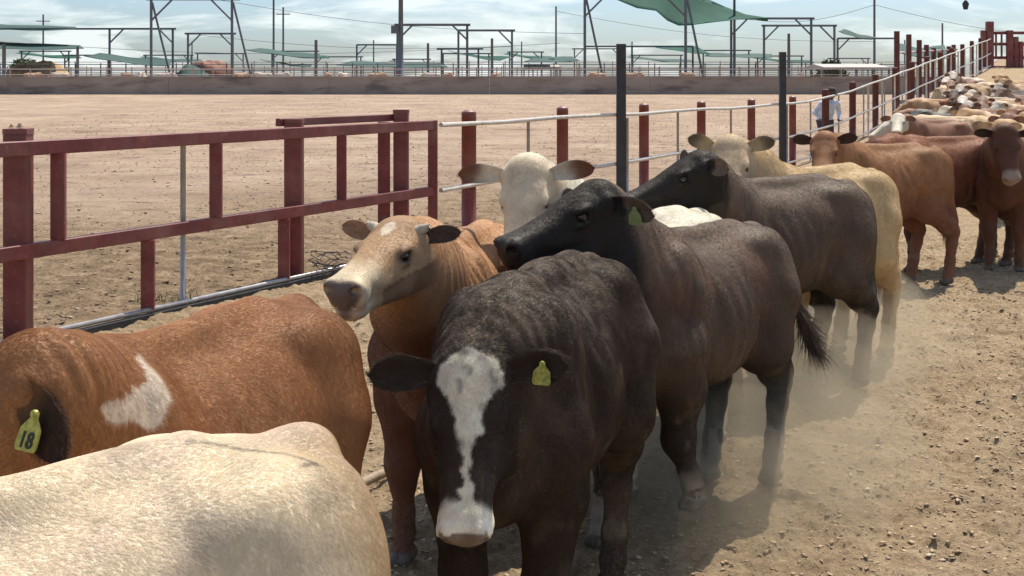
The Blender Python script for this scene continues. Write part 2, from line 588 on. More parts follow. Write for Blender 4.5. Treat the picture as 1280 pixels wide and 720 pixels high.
# ------------------------------------------------------------------ implicit bodies
class Field:
    def __init__(s, lo, hi, h):
        s.lo = np.array(lo, float); s.h = h
        s.n = np.ceil((np.array(hi) - s.lo) / h).astype(int) + 1
        s.v = np.full(s.n, .5, np.float32)
        s.ax = [(s.lo[i] + np.arange(s.n[i]) * h).astype(np.float32) for i in range(3)]

    def block(s, lo, hi):
        a = np.clip(np.floor((np.array(lo) - s.lo) / s.h).astype(int), 0, s.n - 1)
        b = np.clip(np.ceil((np.array(hi) - s.lo) / s.h).astype(int) + 1, 1, s.n)
        sl = tuple(slice(i, max(j, i + 1)) for i, j in zip(a, b))
        return sl, s.ax[0][sl[0]][:, None, None], s.ax[1][sl[1]][None, :, None], s.ax[2][sl[2]][None, None, :]

    def smin(s, sl, d, k):
        a = s.v[sl]
        h = np.maximum(k - np.abs(a - d), 0) / k
        s.v[sl] = np.minimum(a, d) - h * h * k * .25

    def smax(s, sl, d, k):
        a = s.v[sl]
        h = np.maximum(k - np.abs(a - d), 0) / k
        s.v[sl] = np.maximum(a, d) + h * h * k * .25

    def cone(s, a, b, r1, r2, k=.03, sub=False, sy=1.0):
        a = np.array(a, float); b = np.array(b, float)
        m = k + 3 * s.h + max(r1, r2) * max(sy, 1)
        sl, x, y, z = s.block(np.minimum(a, b) - m, np.maximum(a, b) + m)
        ba = b - a; L2 = (ba ** 2).sum() + 1e-9
        px, py, pz = x - a[0], y - a[1], z - a[2]
        t = np.clip((px * ba[0] + py * ba[1] + pz * ba[2]) / L2, 0, 1)
        d = np.sqrt((px - t * ba[0]) ** 2 + ((py - t * ba[1]) / sy) ** 2 + (pz - t * ba[2]) ** 2) - (r1 + (r2 - r1) * t)
        if sub: s.smax(sl, -d, k)
        else: s.smin(sl, d, k)

    def chain(s, pts, rs, k=.03):
        for i in range(len(pts) - 1):
            s.cone(pts[i], pts[i + 1], rs[i], rs[i + 1], k)

    def ell(s, c, r, k=.03, Rm=None, sub=False):
        c = np.array(c, float); r = np.array(r, float)
        m = max(r) + k + 3 * s.h
        sl, x, y, z = s.block(c - m, c + m)
        px, py, pz = x - c[0], y - c[1], z - c[2]
        if Rm is not None:
            q = [Rm[0, i] * px + Rm[1, i] * py + Rm[2, i] * pz for i in range(3)]
        else: q = [px, py, pz]
        k0 = np.sqrt((q[0] / r[0]) ** 2 + (q[1] / r[1]) ** 2 + (q[2] / r[2]) ** 2) + 1e-6
        k1 = np.sqrt((q[0] / r[0] ** 2) ** 2 + (q[1] / r[1] ** 2) ** 2 + (q[2] / r[2] ** 2) ** 2) + 1e-6
        d = k0 * (k0 - 1) / k1
        if sub: s.smax(sl, -d, k)
        else: s.smin(sl, d, k)

    def surface(s):
        """surface nets"""
        v = s.v; h = s.h
        ins = v < 0
        c = ins[:-1, :-1, :-1].astype(np.uint8)
        c = sum(ins[i:i + v.shape[0] - 1, j:j + v.shape[1] - 1, k:k + v.shape[2] - 1].astype(np.uint8) for i in (0, 1) for j in (0, 1) for k in (0, 1))
        act = (c > 0) & (c < 8)
        I = np.argwhere(act)
        ids = np.full(act.shape, -1, np.int32); ids[act] = np.arange(len(I))
        acc = np.zeros((len(I), 3)); cnt = np.zeros(len(I))
        corners = [(i, j, k) for i in (0, 1) for j in (0, 1) for k in (0, 1)]
        cv = {q: v[I[:, 0] + q[0], I[:, 1] + q[1], I[:, 2] + q[2]] for q in corners}
        for p in corners:
            for ax in range(3):
                if p[ax]: continue
                q = list(p); q[ax] = 1; q = tuple(q)
                A, B = cv[p], cv[q]
                m = (A < 0) != (B < 0)
                t = np.where(m, A / np.where(m, A - B, 1), 0)
                pt = np.array(p, float)[None] + np.eye(3)[ax][None] * t[:, None]
                acc[m] += pt[m]; cnt[m] += 1
        P = s.lo + (I + acc / cnt[:, None]) * h
        quads = []
        for ax in range(3):
            u, w_ = [(1, 2), (2, 0), (0, 1)][ax]
            s0 = [slice(None)] * 3; s1 = [slice(None)] * 3
            s0[ax] = slice(None, -1); s1[ax] = slice(1, None)
            A = ins[tuple(s0)]; B = ins[tuple(s1)]
            E = np.argwhere(A != B)
            E = E[(E[:, u] > 0) & (E[:, w_] > 0) & (E[:, u] < v.shape[u] - 1) & (E[:, w_] < v.shape[w_] - 1)]
            def cid(du, dw):
                e = E.copy(); e[:, u] += du; e[:, w_] += dw
                return ids[e[:, 0], e[:, 1], e[:, 2]]
            q = np.stack([cid(-1, -1), cid(0, -1), cid(0, 0), cid(-1, 0)], -1)
            flip = ~A[E[:, 0], E[:, 1], E[:, 2]]
            q[flip] = q[flip][:, ::-1]
            quads.append(q)
        Qd = np.concatenate(quads)
        return P, Qd[(Qd >= 0).all(1)]


# ------------------------------------------------------------------ cattle
BX = np.array([-.665, -.64, -.58, -.50, -.38, -.20, 0, .20, .36, .48, .56, .62, .65])
BT = np.array([1.03, 1.09, 1.13, 1.165, 1.19, 1.170, 1.155, 1.165, 1.20, 1.17, 1.10, 1.00, .92])
BB = np.array([.92, .80, .72, .655, .62, .57, .54, .53, .54, .57, .61, .68, .76])
BW = np.array([.03, .10, .155, .195, .222, .238, .252, .242, .208, .175, .14, .09, .03])


def norm(a): return a / (np.linalg.norm(a, axis=-1, keepdims=True) + 1e-9)


def frame_from(fwd, roll=0):
    u = norm(np.array(fwd, float))
    wv = norm(np.cross([0, 0, 1.0], u)); v = np.cross(u, wv)
    if roll:
        c, s_ = math.cos(roll), math.sin(roll)
        wv, v = wv * c + v * s_, v * c - wv * s_
    return np.stack([u, wv, v], 1)         # columns: forward, left, up


def ear_geo(root, axis_, face, L, Wd, nrm_cup=.35, n=14, m=9):
    """leaf shaped cupped ear, closed double skin"""
    a = norm(np.array(axis_, float)); f = np.array(face, float); f = norm(f - a * f.dot(a)); t = np.cross(a, f)
    vs = []; front = []; info = []
    for lay in (0, 1):
        for i in range(n):
            u = i / (n - 1)
            wd = Wd * (.36 + .64 * math.sin(min(1, u * 1.25 + .05) * math.pi * .5)) * math.sqrt(max(0, 1 - max(0, (u - .42) / .58) ** 2.2))
            wd = max(wd, .002)
            for j in range(m):
                s_ = (j / (m - 1)) * 2 - 1
                cup = nrm_cup * Wd * (s_ * s_) * (1 - u * .5)
                th = (.005 if lay else -.005) * (1 - abs(s_) ** 4) * (1 - .5 * u)
                droop = -.10 * L * u * u
                p = root + a * L * u + t * s_ * wd + f * (cup + th) + np.array([0, 0, droop])
                vs.append(p); info.append((u, s_, lay))
    fs = []
    N = n * m
    for lay in (0, 1):
        for i in range(n - 1):
            for j in range(m - 1):
                q = [lay * N + i * m + j, lay * N + i * m + j + 1, lay * N + (i + 1) * m + j + 1, lay * N + (i + 1) * m + j]
                fs.append(q if lay else q[::-1])
    ring = [(i, 0) for i in range(n)] + [(n - 1, j) for j in range(1, m)] + [(i, m - 1) for i in range(n - 2, -1, -1)]
    for k in range(len(ring) - 1):
        a0 = ring[k][0] * m + ring[k][1]; a1 = ring[k + 1][0] * m + ring[k + 1][1]
        fs.append([a0, a1, a1 + N, a0 + N])
    return np.array(vs), np.array(fs), np.array(info)


def curves_obj(name, pts, rad, col, parent, mat):
    """pts (n,k,3) hair strands"""
    n, k, _ = pts.shape
    cu = bpy.data.hair_curves.new(name)
    cu.add_curves([k] * n)
    cu.attributes['position'].data.foreach_set('vector', np.ascontiguousarray(pts, np.float32).ravel())
    if 'radius' not in cu.attributes: cu.attributes.new('radius', 'FLOAT', 'POINT')
    taper = np.linspace(1, .25, k)[None] * rad.reshape(-1, 1)
    cu.attributes['radius'].data.foreach_set('value', taper.astype(np.float32).ravel())
    a = cu.attributes.new('coat', 'FLOAT_COLOR', 'CURVE')
    a.data.foreach_set('color', np.concatenate([col, np.ones((n, 1))], 1).astype(np.float32).ravel())
    cu.materials.append(mat)
    o = bpy.data.objects.new(name, cu)
    COL.objects.link(o)
    if parent is not None: o.parent = parent
    return o


def make_cow(mid, heading, S, poll, look, coat, label, group=None, legs=((0, 0),) * 4, h=.009, hair=0, hair_len=.013,
             roll=0, ears=((0, 0), (0, 0)), tags=(), horns=False, tail=((-.70, 0, .86), (-.71, 0, .56)), seed=1, fat=1.0, name='steer',
             dust=0.0, eyes=True, neck=1.0, clump=.4, head_scale=.94, tail_sw=True, ear_len=.19, cat='steer', curl=0.0, ear_face=(.75, 0, .35), folds=.004, hair_r=.00045, ear_w=.050, br_var=.22, tuft=1.0, deep=1.0):
    """mid: world point on the ground under the barrel; poll: world point of the poll; look: world direction of the face"""
    ch, sh = math.cos(heading), math.sin(heading)
    Rw = np.array([[ch, -sh, 0], [sh, ch, 0], [0, 0, 1]])
    mid = np.array([mid[0], mid[1], mid[2] if len(mid) > 2 else float(ground_z(mid[0], mid[1]))])
    tl = lambda p: Rw.T @ (np.array(p, float) - mid) / S
    P = tl(poll)
    Hd = frame_from(Rw.T @ np.array(look, float), roll)
    hs = head_scale
    dz = np.array([1, 1, deep])
    H = lambda *q: P + Hd @ (np.array(q) * hs * dz)
    zoff = 0
    lo = np.array([-.86, -.42, -.03]); hi = np.array([.80, .42, 1.32])
    for q in (H(.50, .12, .06), H(.50, -.12, -.2), H(-.1, .15, .1), H(-.1, -.15, -.25)):
        lo = np.minimum(lo, q - .06); hi = np.maximum(hi, q + .06)
    for q in tail: lo = np.minimum(lo, np.array(q) - .06); hi = np.maximum(hi, np.array(q) + .06)
    Fd = Field(lo, hi, h)
    # torso loft
    sl, x, y, z = Fd.block((-.72, -.36 * fat, .45), (.72, .36 * fat, 1.3))
    X1 = x.ravel()
    T = np.interp(X1, BX, BT); B = np.interp(X1, BX, BB); W = np.interp(X1, BX, BW) * fat
    ker = np.ones(5) / 5
    kk = max(1, int(.03 / h))
    ker = np.ones(2 * kk + 1) / (2 * kk + 1)
    pad = lambda a_: np.convolve(np.pad(a_, kk, mode='edge'), ker, 'valid')
    T, B, W = pad(T)[:, None, None], pad(B)[:, None, None], pad(W)[:, None, None]
    zc = (T + B) / 2 - .02; hz = np.where(z > zc, T - zc, zc - B)
    tz = (z - zc) / hz
    wz = W * (1 - (.22 - .15 * sstep(.0, -.25, x)) * np.clip(tz, 0, 1) ** 2 - .06 * np.clip(-tz, 0, 1))
    rho = (np.abs(y / wz) ** 2.25 + np.abs(tz) ** 2.25) ** (1 / 2.25)
    ax_end = np.maximum(np.abs(x + .01) - .655, 0)
    f = (rho - 1) * np.minimum(wz, hz)
    f = np.maximum(f, np.abs(x) - .665)
    g = np.gradient(f.astype(np.float32), h)
    gn = np.sqrt(g[0] ** 2 + g[1] ** 2 + g[2] ** 2)
    f = f / np.clip(gn, .6, 3)
    Fd.smin(sl, f.astype(np.float32), .02)
    # rump, pins, hooks, thighs, shoulders
    for sy in (1, -1):
        Fd.ell((-.36, sy * .150 * fat, 1.100), (.085, .045, .040), .09)        # hook
        Fd.ell((-.46, sy * .125 * fat, .99), (.15, .088, .135), .08)
        Fd.ell((-.585, sy * .085, 1.02), (.075, .06, .09), .07)              # pin
        Fd.ell((-.44, sy * .135 * fat, .86), (.185, .105, .25), .08)         # thigh
        Fd.ell((-.33, sy * .16 * fat, .72), (.11, .075, .15), .06)           # stifle
        Fd.ell((.40, sy * .135 * fat, .93), (.13, .085, .24), .06)           # shoulder blade
        Fd.ell((.47, sy * .135, .75), (.12, .085, .13), .06)                 # point of shoulder
        Fd.ell((.10, sy * .13 * fat, .80), (.30, .125, .20), .05)            # ribs
    Fd.ell((-.60, 0, 1.115), (.07, .05, .05), .06)
    Fd.ell((.55, 0, .70), (.12, .10, .14), .08)                              # brisket
    Fd.cone((-.34, 0, 1.165), (.36, 0, 1.165), .035, .045, .06)              # spine
    for sy in (1, -1):
        Fd.ell((.245, sy * .290 * fat, .88), (.05, .050, .20), .05, None, True)
        Fd.ell((-.20, sy * .26 * fat, .70), (.06, .05, .12), .05, None, True)
    # legs
    hoof_pts = []
    for i, (dx, lift) in enumerate(legs):
        sy = 1 if i in (0, 2) else -1
        if i < 2:
            sw = dx
            el = np.array((.43 + sw * .12, sy * .135, .62))
            kn = np.array((.455 + sw * .55 + lift * .25, sy * .128, .365 + lift * .45))
            ft = np.array((.445 + sw * .95 - lift * .35, sy * .125, .115 + lift * .9))
            hf = np.array((.475 + sw - lift * .5, sy * .125, .030 + lift))
            Fd.chain([(.45, sy * .13, .78), el, kn + (kn - el) * -.12, kn, kn + (ft - kn) * .25, ft + (kn - ft) * .3, ft],
                     [.130, .098, .058, .057, .044, .036, .043], .035)
            Fd.ell(kn + np.array((.006, 0, 0)), (.050, .048, .062), .03)
        else:
            sw = dx
            st = np.array((-.33 + sw * .15, sy * .16, .66))
            hk = np.array((-.63 + sw * .75 - lift * .1, sy * .125, .445 + lift * .5))
            ft = np.array((-.575 + sw * 1.0, sy * .120, .115 + lift * .9))
            hf = np.array((-.535 + sw * 1.0, sy * .120, .030 + lift))
            Fd.chain([(-.42, sy * .135, .86), st], [.155, .115], .06)
            Fd.chain([st + np.array((-.04, 0, 0)), hk + (st - hk) * .30 + np.array((-.015, 0, 0)), hk], [.122, .072, .051], .05)
            Fd.cone((-.52, sy * .11, .80), hk + np.array((-.022, 0, .10)), .105, .030, .06)
            Fd.chain([hk, hk + (ft - hk) * .3, ft + (hk - ft) * .25, ft], [.054, .044, .039, .045], .03)
            Fd.ell(hk + np.array((-.02, 0, .02)), (.042, .034, .055), .02)
        hoof_pts.append(hf)
        Fd.cone(ft, hf + np.array((-.01, 0, .03)), .037, .036, .02)
        for s2 in (1, -1):
            Fd.cone(hf + np.array((-.028, s2 * .021, .012)), hf + np.array((.034, s2 * .018, -.002)), .032, .022, .008)
            Fd.ell(ft + np.array((-.04, s2 * .018, -.02)), (.014, .011, .017), .008)
        sl, x, y, z = Fd.block(hf - .09, hf + np.array((.09, .09, -.0)))
        Fd.smax(sl, (hf[2] - .030) - z + 0 * x + 0 * y, .004)
    # neck: crest and throat
    nb = H(-.02, 0, -.07); th = H(.05, 0, -.145)
    cm = (np.array((.40, 0, 1.10)) + nb) / 2 + np.array((.0, 0, .02))
    Fd.chain([(.34, 0, 1.07), cm, nb], [.115, .095 * neck, .078], .09)
    lm = (np.array((.50, 0, .83)) + th) / 2 + np.array((.02, 0, .00))
    Fd.chain([(.46, 0, .84), lm, th], [.175, .125 * neck, .078], .10)
    mm = (np.array((.44, 0, .97)) + H(.0, 0, -.10)) / 2
    Fd.chain([(.44, 0, .97), mm, H(.0, 0, -.10)], [.175, .135 * neck, .09], .08)
    # head
    E = lambda c, r, k=.03, sub=False: Fd.ell(H(*c), np.array(r) * hs * dz, k, Hd, sub)
    C = lambda a_, b_, r1, r2, k=.03, sub=False: Fd.cone(H(*a_), H(*b_), r1 * hs, r2 * hs, k, sub)
    E((.060, 0, -.075), (.115, .104, .090))
    E((.110, 0, -.045), (.120, .102, .046), .03)
    E((.0, 0, -.010), (.050, .070, .032), .04)
    E((.22, 0, -.090), (.17, .070, .066), .04)
    C((.16, 0, -.095), (.39, 0, -.105), .082, .062, .03)
    C((.20, .026, -.072), (.41, .032, -.082), .046, .042, .02)
    C((.20, -.026, -.072), (.41, -.032, -.082), .046, .042, .02)
    E((.425, 0, -.112), (.056, .078, .070), .020)
    for sy in (1, -1):
        E((.450, sy * .046, -.078), (.036, .034, .034), .012)
    E((.450, 0, -.085), (.030, .064, .034), .018)
    E((.415, 0, -.178), (.054, .058, .032), .010)
    C((.15, .055, -.180), (.38, .022, -.166), .044, .030, .03)
    C((.15, -.055, -.180), (.38, -.022, -.166), .044, .030, .03)
    for sy in (1, -1):
        E((.09, sy * .062, -.150), (.090, .038, .075), .03)
        E((.215, sy * .070, -.118), (.080, .012, .014), .03)
        E((.142, sy * .095, -.034), (.040, .020, .014), .016)
        E((.155, sy * .094, -.083), (.034, .016, .010), .016)
        E((.150, sy * .108, -.058), (.026, .018, .016), .006, True)
        E((.476, sy * .056, -.082), (.026, .022, .017), .005, True)
        E((.012, sy * .092, -.048), (.03, .03, .03), .03)
        if h < .011:
            C((.465, sy * .030, -.140), (.33, sy * .076, -.150), .007, .007, .008, True)
    # tail
    tp = [np.array((-.60, 0, 1.12)), np.array((-.665, 0, 1.06))] + [np.array(q) for q in tail]
    Fd.chain(tp, [.036, .030] + [.020 - .006 * i / max(1, len(tail) - 1) for i in range(len(tail))], .02)
    Pv, Qd = Fd.surface()
    nb_ = len(Pv)
    if h < .013:
        tmp = mesh_np('tmp', Pv, Qd); nn = np.empty(len(Pv) * 3, np.float32); tmp.vertices.foreach_get('normal', nn); bpy.data.meshes.remove(tmp)
        nn = nn.reshape(-1, 3)
        qq = ((Pv - P) @ Hd) / hs
        bodyw = sstep(-.02, -.12, qq[:, 0]) * sstep(.45, .65, Pv[:, 2])
        neckw = bodyw * sstep(.34, .50, Pv[:, 0])
        wp = vnoise3(Pv, 6, seed + 3) * 5
        dsp = (fbm3(Pv, 5.5, 2, seed + 40) - .5) * .022 * bodyw
        dsp = dsp + np.sin(Pv[:, 0] * 120 + Pv[:, 2] * 18 + wp * 2.2) * folds * neckw * vnoise3(Pv, 7, seed + 9)
        dsp = dsp + np.sin(Pv[:, 0] * 62 + wp) * .0022 * bodyw * sstep(-.2, .0, Pv[:, 0]) * sstep(.4, .2, Pv[:, 0]) * sstep(1.1, .95, Pv[:, 2])
        Pv = Pv + nn * dsp[:, None]
    info = [np.zeros((nb_, 3)) - 1]
    # ears
    Vs = [Pv]; Fs = [Qd]
    ear_frames = []
    for s_, (lift, fwd) in zip((1, -1), ears):
        root = H(.008, s_ * .085, -.045)
        axl = np.array((-.20 + fwd, s_ * 1.0, -.10 + lift))
        faced = np.array(ear_face, float)
        ev, ef, ei = ear_geo(root, Hd @ axl, Hd @ faced, ear_len * hs, ear_w * hs)
        fs = ef + sum(len(v) for v in Vs)
        Vs.append(ev); Fs.append(fs)
        ei[:, 2] = ei[:, 2]
        info.append(ei)
        a_ = norm(Hd @ axl); f_ = Hd @ faced; f_ = norm(f_ - a_ * f_.dot(a_))
        ear_frames.append((root, a_, f_))
    V = np.concatenate(Vs); Q = np.concatenate(Fs); info = np.concatenate(info)
    me = mesh_np(name, V, Q)
    nrm = np.zeros((len(V), 3), np.float32)
    me.vertices.foreach_get('normal', nrm.ravel()) if False else None
    nn = np.empty(len(V) * 3, np.float32); me.vertices.foreach_get('normal', nn); nrm = nn.reshape(-1, 3)
    q = ((V - P) @ Hd) / hs / dz
    d = dict(x=V[:, 0], y=V[:, 1], z=V[:, 2], hx=q[:, 0], hy=q[:, 1], hz=q[:, 2], nz=nrm[:, 2],
             head=sstep(-.09, .0, q[:, 0]) * (np.abs(q[:, 1]) < np.interp(q[:, 0], [0, .25, .35], [.16, .125, .10])) * (q[:, 2] > -.235) * (q[:, 2] < .08) * (q[:, 0] < .56), ear=(info[:, 0] >= 0), earu=info[:, 0],
             n=lambda s, seed=0: fbm3(V, s, 3, seed + seed_), V=V)
    seed_ = seed
    col = coat(d)
    lowleg = 1 - sstep(.02, .06, d['z'])
    # hooves, nose pad, nostrils, eye rims
    hoof = np.zeros(len(V))
    for hf in hoof_pts:
        dd = V - hf
        hoof = np.maximum(hoof, (np.hypot(dd[:, 0], dd[:, 1]) < .085) * (1 - sstep(.018, .030, dd[:, 2])))
    hoof *= (~d['ear'])
    col = col * (1 - hoof[:, None]) + np.array((.10, .085, .07)) * hoof[:, None]
    if h < .02:
        for sy in (1, -1):
            nd = np.sqrt(((q[:, 0] - .474) / 1.3) ** 2 + (q[:, 1] - sy * .056) ** 2 + (q[:, 2] + .082) ** 2)
            k_ = (1 - sstep(.013, .021, nd))[:, None]
            col = col * (1 - k_ * .8)
            ed = np.sqrt((q[:, 0] - .150) ** 2 + (q[:, 1] - sy * .098) ** 2 + (q[:, 2] + .058) ** 2)
            k_ = (1 - sstep(.020, .034, ed))[:, None] * (~d['ear'])[:, None]
            col = col * (1 - k_ * .75)
    if h < .013:
        cake = sstep(.60, .72, fbm3(V, 9, 4, seed + 70)) * np.maximum(sstep(.75, .35, V[:, 2]), .8 * sstep(-.30, -.55, V[:, 0]) * sstep(1.05, .85, V[:, 2])) * (d['head'] < .3) * (~d['ear'])
        col = mixc(col, C3(.19, .14, .095), cake * .75)
        smear = sstep(.60, .75, fbm3(V * np.array([[1.8, 1, .8]]), 4.5, 3, seed + 71)) * (d['head'] < .3) * .14
        col = mixc(col, C3(.30, .225, .15), smear)
    col = np.clip(col, .004, .9)
    at_ = me.attributes.new('coat', 'FLOAT_COLOR', 'POINT')
    at_.data.foreach_set('color', np.concatenate([col, np.ones((len(V), 1))], 1).astype(np.float32).ravel())
    dv = dust * sstep(.2, .85, d['nz']) * sstep(.9, 1.15, d['z']) + .35 * (1 - sstep(.02, .45, d['z'])) * .8
    at_ = me.attributes.new('dust', 'FLOAT', 'POINT')
    at_.data.foreach_set('value', dv.astype(np.float32))
    me.materials.append(M['coat'])
    o = bpy.data.objects.new(name, me)
    COL.objects.link(o)
    o.location = mid; o.rotation_euler = (0, 0, heading); o.scale = (S, S, S)
    tag(o, label, cat, group)
    # eyes
    if eyes:
        for sy in (1, -1):
            c = H(.149, sy * .0865, -.058)
            vs = []; n_, m_ = 14, 9
            for i in range(m_):
                ph = math.pi * (i + .0) / (m_ - 1)
                for j in range(n_):
                    a_ = 2 * math.pi * j / n_
                    vs.append(c + np.array((math.sin(ph) * math.cos(a_), math.sin(ph) * math.sin(a_), math.cos(ph))) * .0225 * hs)
            fs = [(i * n_ + j, (i + 1) * n_ + j, (i + 1) * n_ + (j + 1) % n_, i * n_ + (j + 1) % n_) for i in range(m_ - 1) for j in range(n_)]
            MB().add(vs, fs).build('eye', M['eye'], o, True)
    if horns:
        for sy in (1, -1):
            b0 = H(.015, sy * .070, -.015)
            MB().tube([b0, H(.005, sy * .100, .000), H(.0, sy * .122, .008), H(.0, sy * .134, .014)], [.021, .019, .014, .006], 10).build('horn', M['horn'], o, True)
    for which, along, matn, txt, sz in tags:
        root, a_, f_ = ear_frames[which]
        t_ = np.array((0, 0, -1.0)); t_ = norm(t_ - f_ * t_.dot(f_))
        s2 = np.cross(t_, f_)
        c = root + a_ * along * ear_len * hs + f_ * (.020) + t_ * -.004
        prof = [(-.008, 0), (-.010, .012), (-.027, .030), (-.030, .062), (-.024, .070), (.024, .070), (.030, .062), (.027, .030), (.010, .012), (.008, 0)]
        pf = [c + s2 * a1 * sz + t_ * b1 * sz + f_ * .0035 for a1, b1 in prof]
        pb = [c + s2 * a1 * sz + t_ * b1 * sz for a1, b1 in prof]
        n_ = len(prof)
        tg = MB().add(pf + pb, [tuple(range(n_)), tuple(range(n_, 2 * n_))[::-1]] + [(i, i + n_, (i + 1) % n_ + n_, (i + 1) % n_) for i in range(n_)])
        tg = tg.build('ear_tag', M[matn], o)
        MB().tube([c + f_ * .002 + t_ * .004, c + f_ * .009 + t_ * .004], [.008 * sz, .006 * sz], 10).build('button', M[matn], tg)
        if txt:
            cu = bpy.data.curves.new('tag_number', 'FONT'); cu.body = txt; cu.size = .040 * sz; cu.align_x = 'CENTER'; cu.extrude = .0006; cu.offset = .0006
            dg = bpy.context.evaluated_depsgraph_get()
            to = bpy.data.objects.new('tag_number', cu); COL.objects.link(to)
            bpy.context.view_layer.update()
            tm = bpy.data.meshes.new_from_object(to.evaluated_get(bpy.context.evaluated_depsgraph_get()))
            bpy.data.objects.remove(to)
            tm.materials.clear(); tm.materials.append(M['ink'])
            xr = -s2 if np.dot(np.cross(-s2, -t_), f_) > 0 else s2
            Mx = np.stack([xr, -t_, f_], 1)
            co = np.empty(len(tm.vertices) * 3, np.float32); tm.vertices.foreach_get('co', co); co = co.reshape(-1, 3)
            co = (Mx @ co.T).T + c + t_ * .064 * sz + f_ * .0048
            tm.vertices.foreach_set('co', co.astype(np.float32).ravel())
            to = bpy.data.objects.new('tag_number', tm); COL.objects.link(to); to.parent = tg
    # short coat hair
    if hair:
        g = np.random.default_rng(seed + 100)
        a0 = V[Q[:, 0]]; a1 = V[Q[:, 1]]; a2 = V[Q[:, 2]]; a3 = V[Q[:, 3]]
        ar = np.linalg.norm(np.cross(a2 - a0, a3 - a1), axis=1) * .5
        # more strands where the camera looks: skip faces turned well away
        cl = tl((0, 0, CAM_H))
        ctr = (a0 + a1 + a2 + a3) / 4
        fn = nrm[Q[:, 0]]
        vis = (fn * norm(cl - ctr)).sum(1)
        wgt = ar * (vis > -.35) * np.where(d['z'][Q[:, 0]] > .35, 1, .55)
        qh = q[Q[:, 0]]
        on_head = d['head'][Q[:, 0]] > .5
        wgt = wgt * np.where(on_head, 1.8, 1) * np.where(on_head & (qh[:, 0] > .425), 0.0, 1)
        ez = np.minimum(np.linalg.norm(qh - np.array((.150, .090, -.060)), axis=1), np.linalg.norm(qh - np.array((.150, -.090, -.060)), axis=1))
        wgt = wgt * (ez > .026) * (hoof[Q[:, 0]] < .5)
        wgt = wgt / wgt.sum()
        fi = g.choice(len(Q), hair, p=wgt)
        u = g.random((hair, 1)); v_ = g.random((hair, 1))
        p0 = (a0[fi] * (1 - u) + a1[fi] * u) * (1 - v_) + (a3[fi] * (1 - u) + a2[fi] * u) * v_
        qi = Q[fi]
        N0 = norm(nrm[qi].mean(1))
        cc = col[qi].mean(1)
        hx = ((p0 - P) @ Hd) / hs
        dl = np.stack([-np.ones(hair) * .75, np.sign(p0[:, 1]) * .12, -.25 - .9 * (1 - np.clip(N0[:, 2], 0, 1))], 1)
        leg = (p0[:, 2] < .62)[:, None]
        dl = np.where(leg, np.array([[-.2, 0, -1.0]]), dl)
        hd = (d['head'][qi[:, 0]] > .5)[:, None]
        hdl = np.stack([-np.ones(hair), hx[:, 1] * 8, np.full(hair, -.1)], 1) @ Hd.T
        dl = np.where(hd, hdl, dl)
        isear = d['ear'][qi[:, 0]]
        dl = np.where(isear[:, None], norm(p0 - H(0, 0, -.05)), dl)
        # clumping field
        cs = 26
        nv = np.stack([vnoise3(p0, cs, 1), vnoise3(p0, cs, 2), vnoise3(p0, cs, 3)], 1) - .5
        nv2 = np.stack([vnoise3(p0, 7, 4), vnoise3(p0, 7, 5), vnoise3(p0, 7, 6)], 1) - .5
        dl = norm(dl) + nv * 2.2 * clump + nv2 * 1.0 * clump + (g.random((hair, 3)) - .5) * (.14 + .4 * clump)
        dl = dl - N0 * (dl * N0).sum(1, keepdims=True)
        dl = norm(dl)
        ln = hair_len * (.6 + .7 * g.random((hair, 1))) * np.where(hd, .62, 1) * np.where(isear[:, None], 2.0, 1) * np.where(hd & (hx[:, 0:1] > .30), .45, 1) / S
        ln = ln * (1 + curl * (d['z'][qi[:, 0]] > .9))[:, None]
        up = .16 + .22 * clump * g.random((hair, 1))
        p1 = p0 + (dl * .5 + N0 * up) * ln * .6
        p2 = p0 + (dl * 1.0 + N0 * up * .9) * ln
        br = (1 + br_var * (g.random((hair, 1)) - .5)) * (.84 + .32 * vnoise3(p0 * np.array([[1, 1, .5]]), 16, 9)[:, None])
        hc = np.clip(cc * br, .003, .9)
        if dust:
            dm = (g.random(hair) < dust * .55 * sstep(.2, .8, N0[:, 2]) * sstep(.9, 1.15, p0[:, 2]) * sstep(.35, .6, vnoise3(p0, 45, 12)))[:, None]
            hc = np.where(dm, np.array([[.26, .20, .13]]) * (.7 + .6 * g.random((hair, 1))), hc)
        curves_obj('hair', np.stack([p0 - N0 * .002, p1, p2], 1), np.full(hair, hair_r / S) * (.8 + .6 * g.random(hair)), hc, o, M['fur'])
    if tail_sw:
        g = np.random.default_rng(seed + 7)
        n_ = int(700 * tuft) if hair else 120
        te = np.array(tail[-1]); tp_ = np.array(tail[-2]) if len(tail) > 1 else te + np.array((0, 0, .3))
        dr = norm(te - tp_); dr = norm(dr + np.array((0, 0, -.35)))
        tcol = col[np.argmin(np.linalg.norm(V - te, axis=1))]
        st = te - dr * .16 * g.random((n_, 1)) + (g.random((n_, 3)) - .5) * .018
        spread = (g.random((n_, 3)) - .5)
        L = .12 + .12 * g.random((n_, 1))
        pts = np.stack([st, st + dr * L * .5 + spread * .035, st + dr * L + spread * .085 * tuft * g.random((n_, 1))], 1)
        curves_obj('tail_tuft', pts, np.full(n_, .0016 if hair else .004), np.clip(tcol * (.6 + .7 * g.random((n_, 1))), .004, .9), o, M['fur'])
    return o


def C3(*a): return np.array(a, float)[None]


def mixc(a, b, t):
    t = np.asarray(t, float)[:, None]
    return a * (1 - t) + b * t


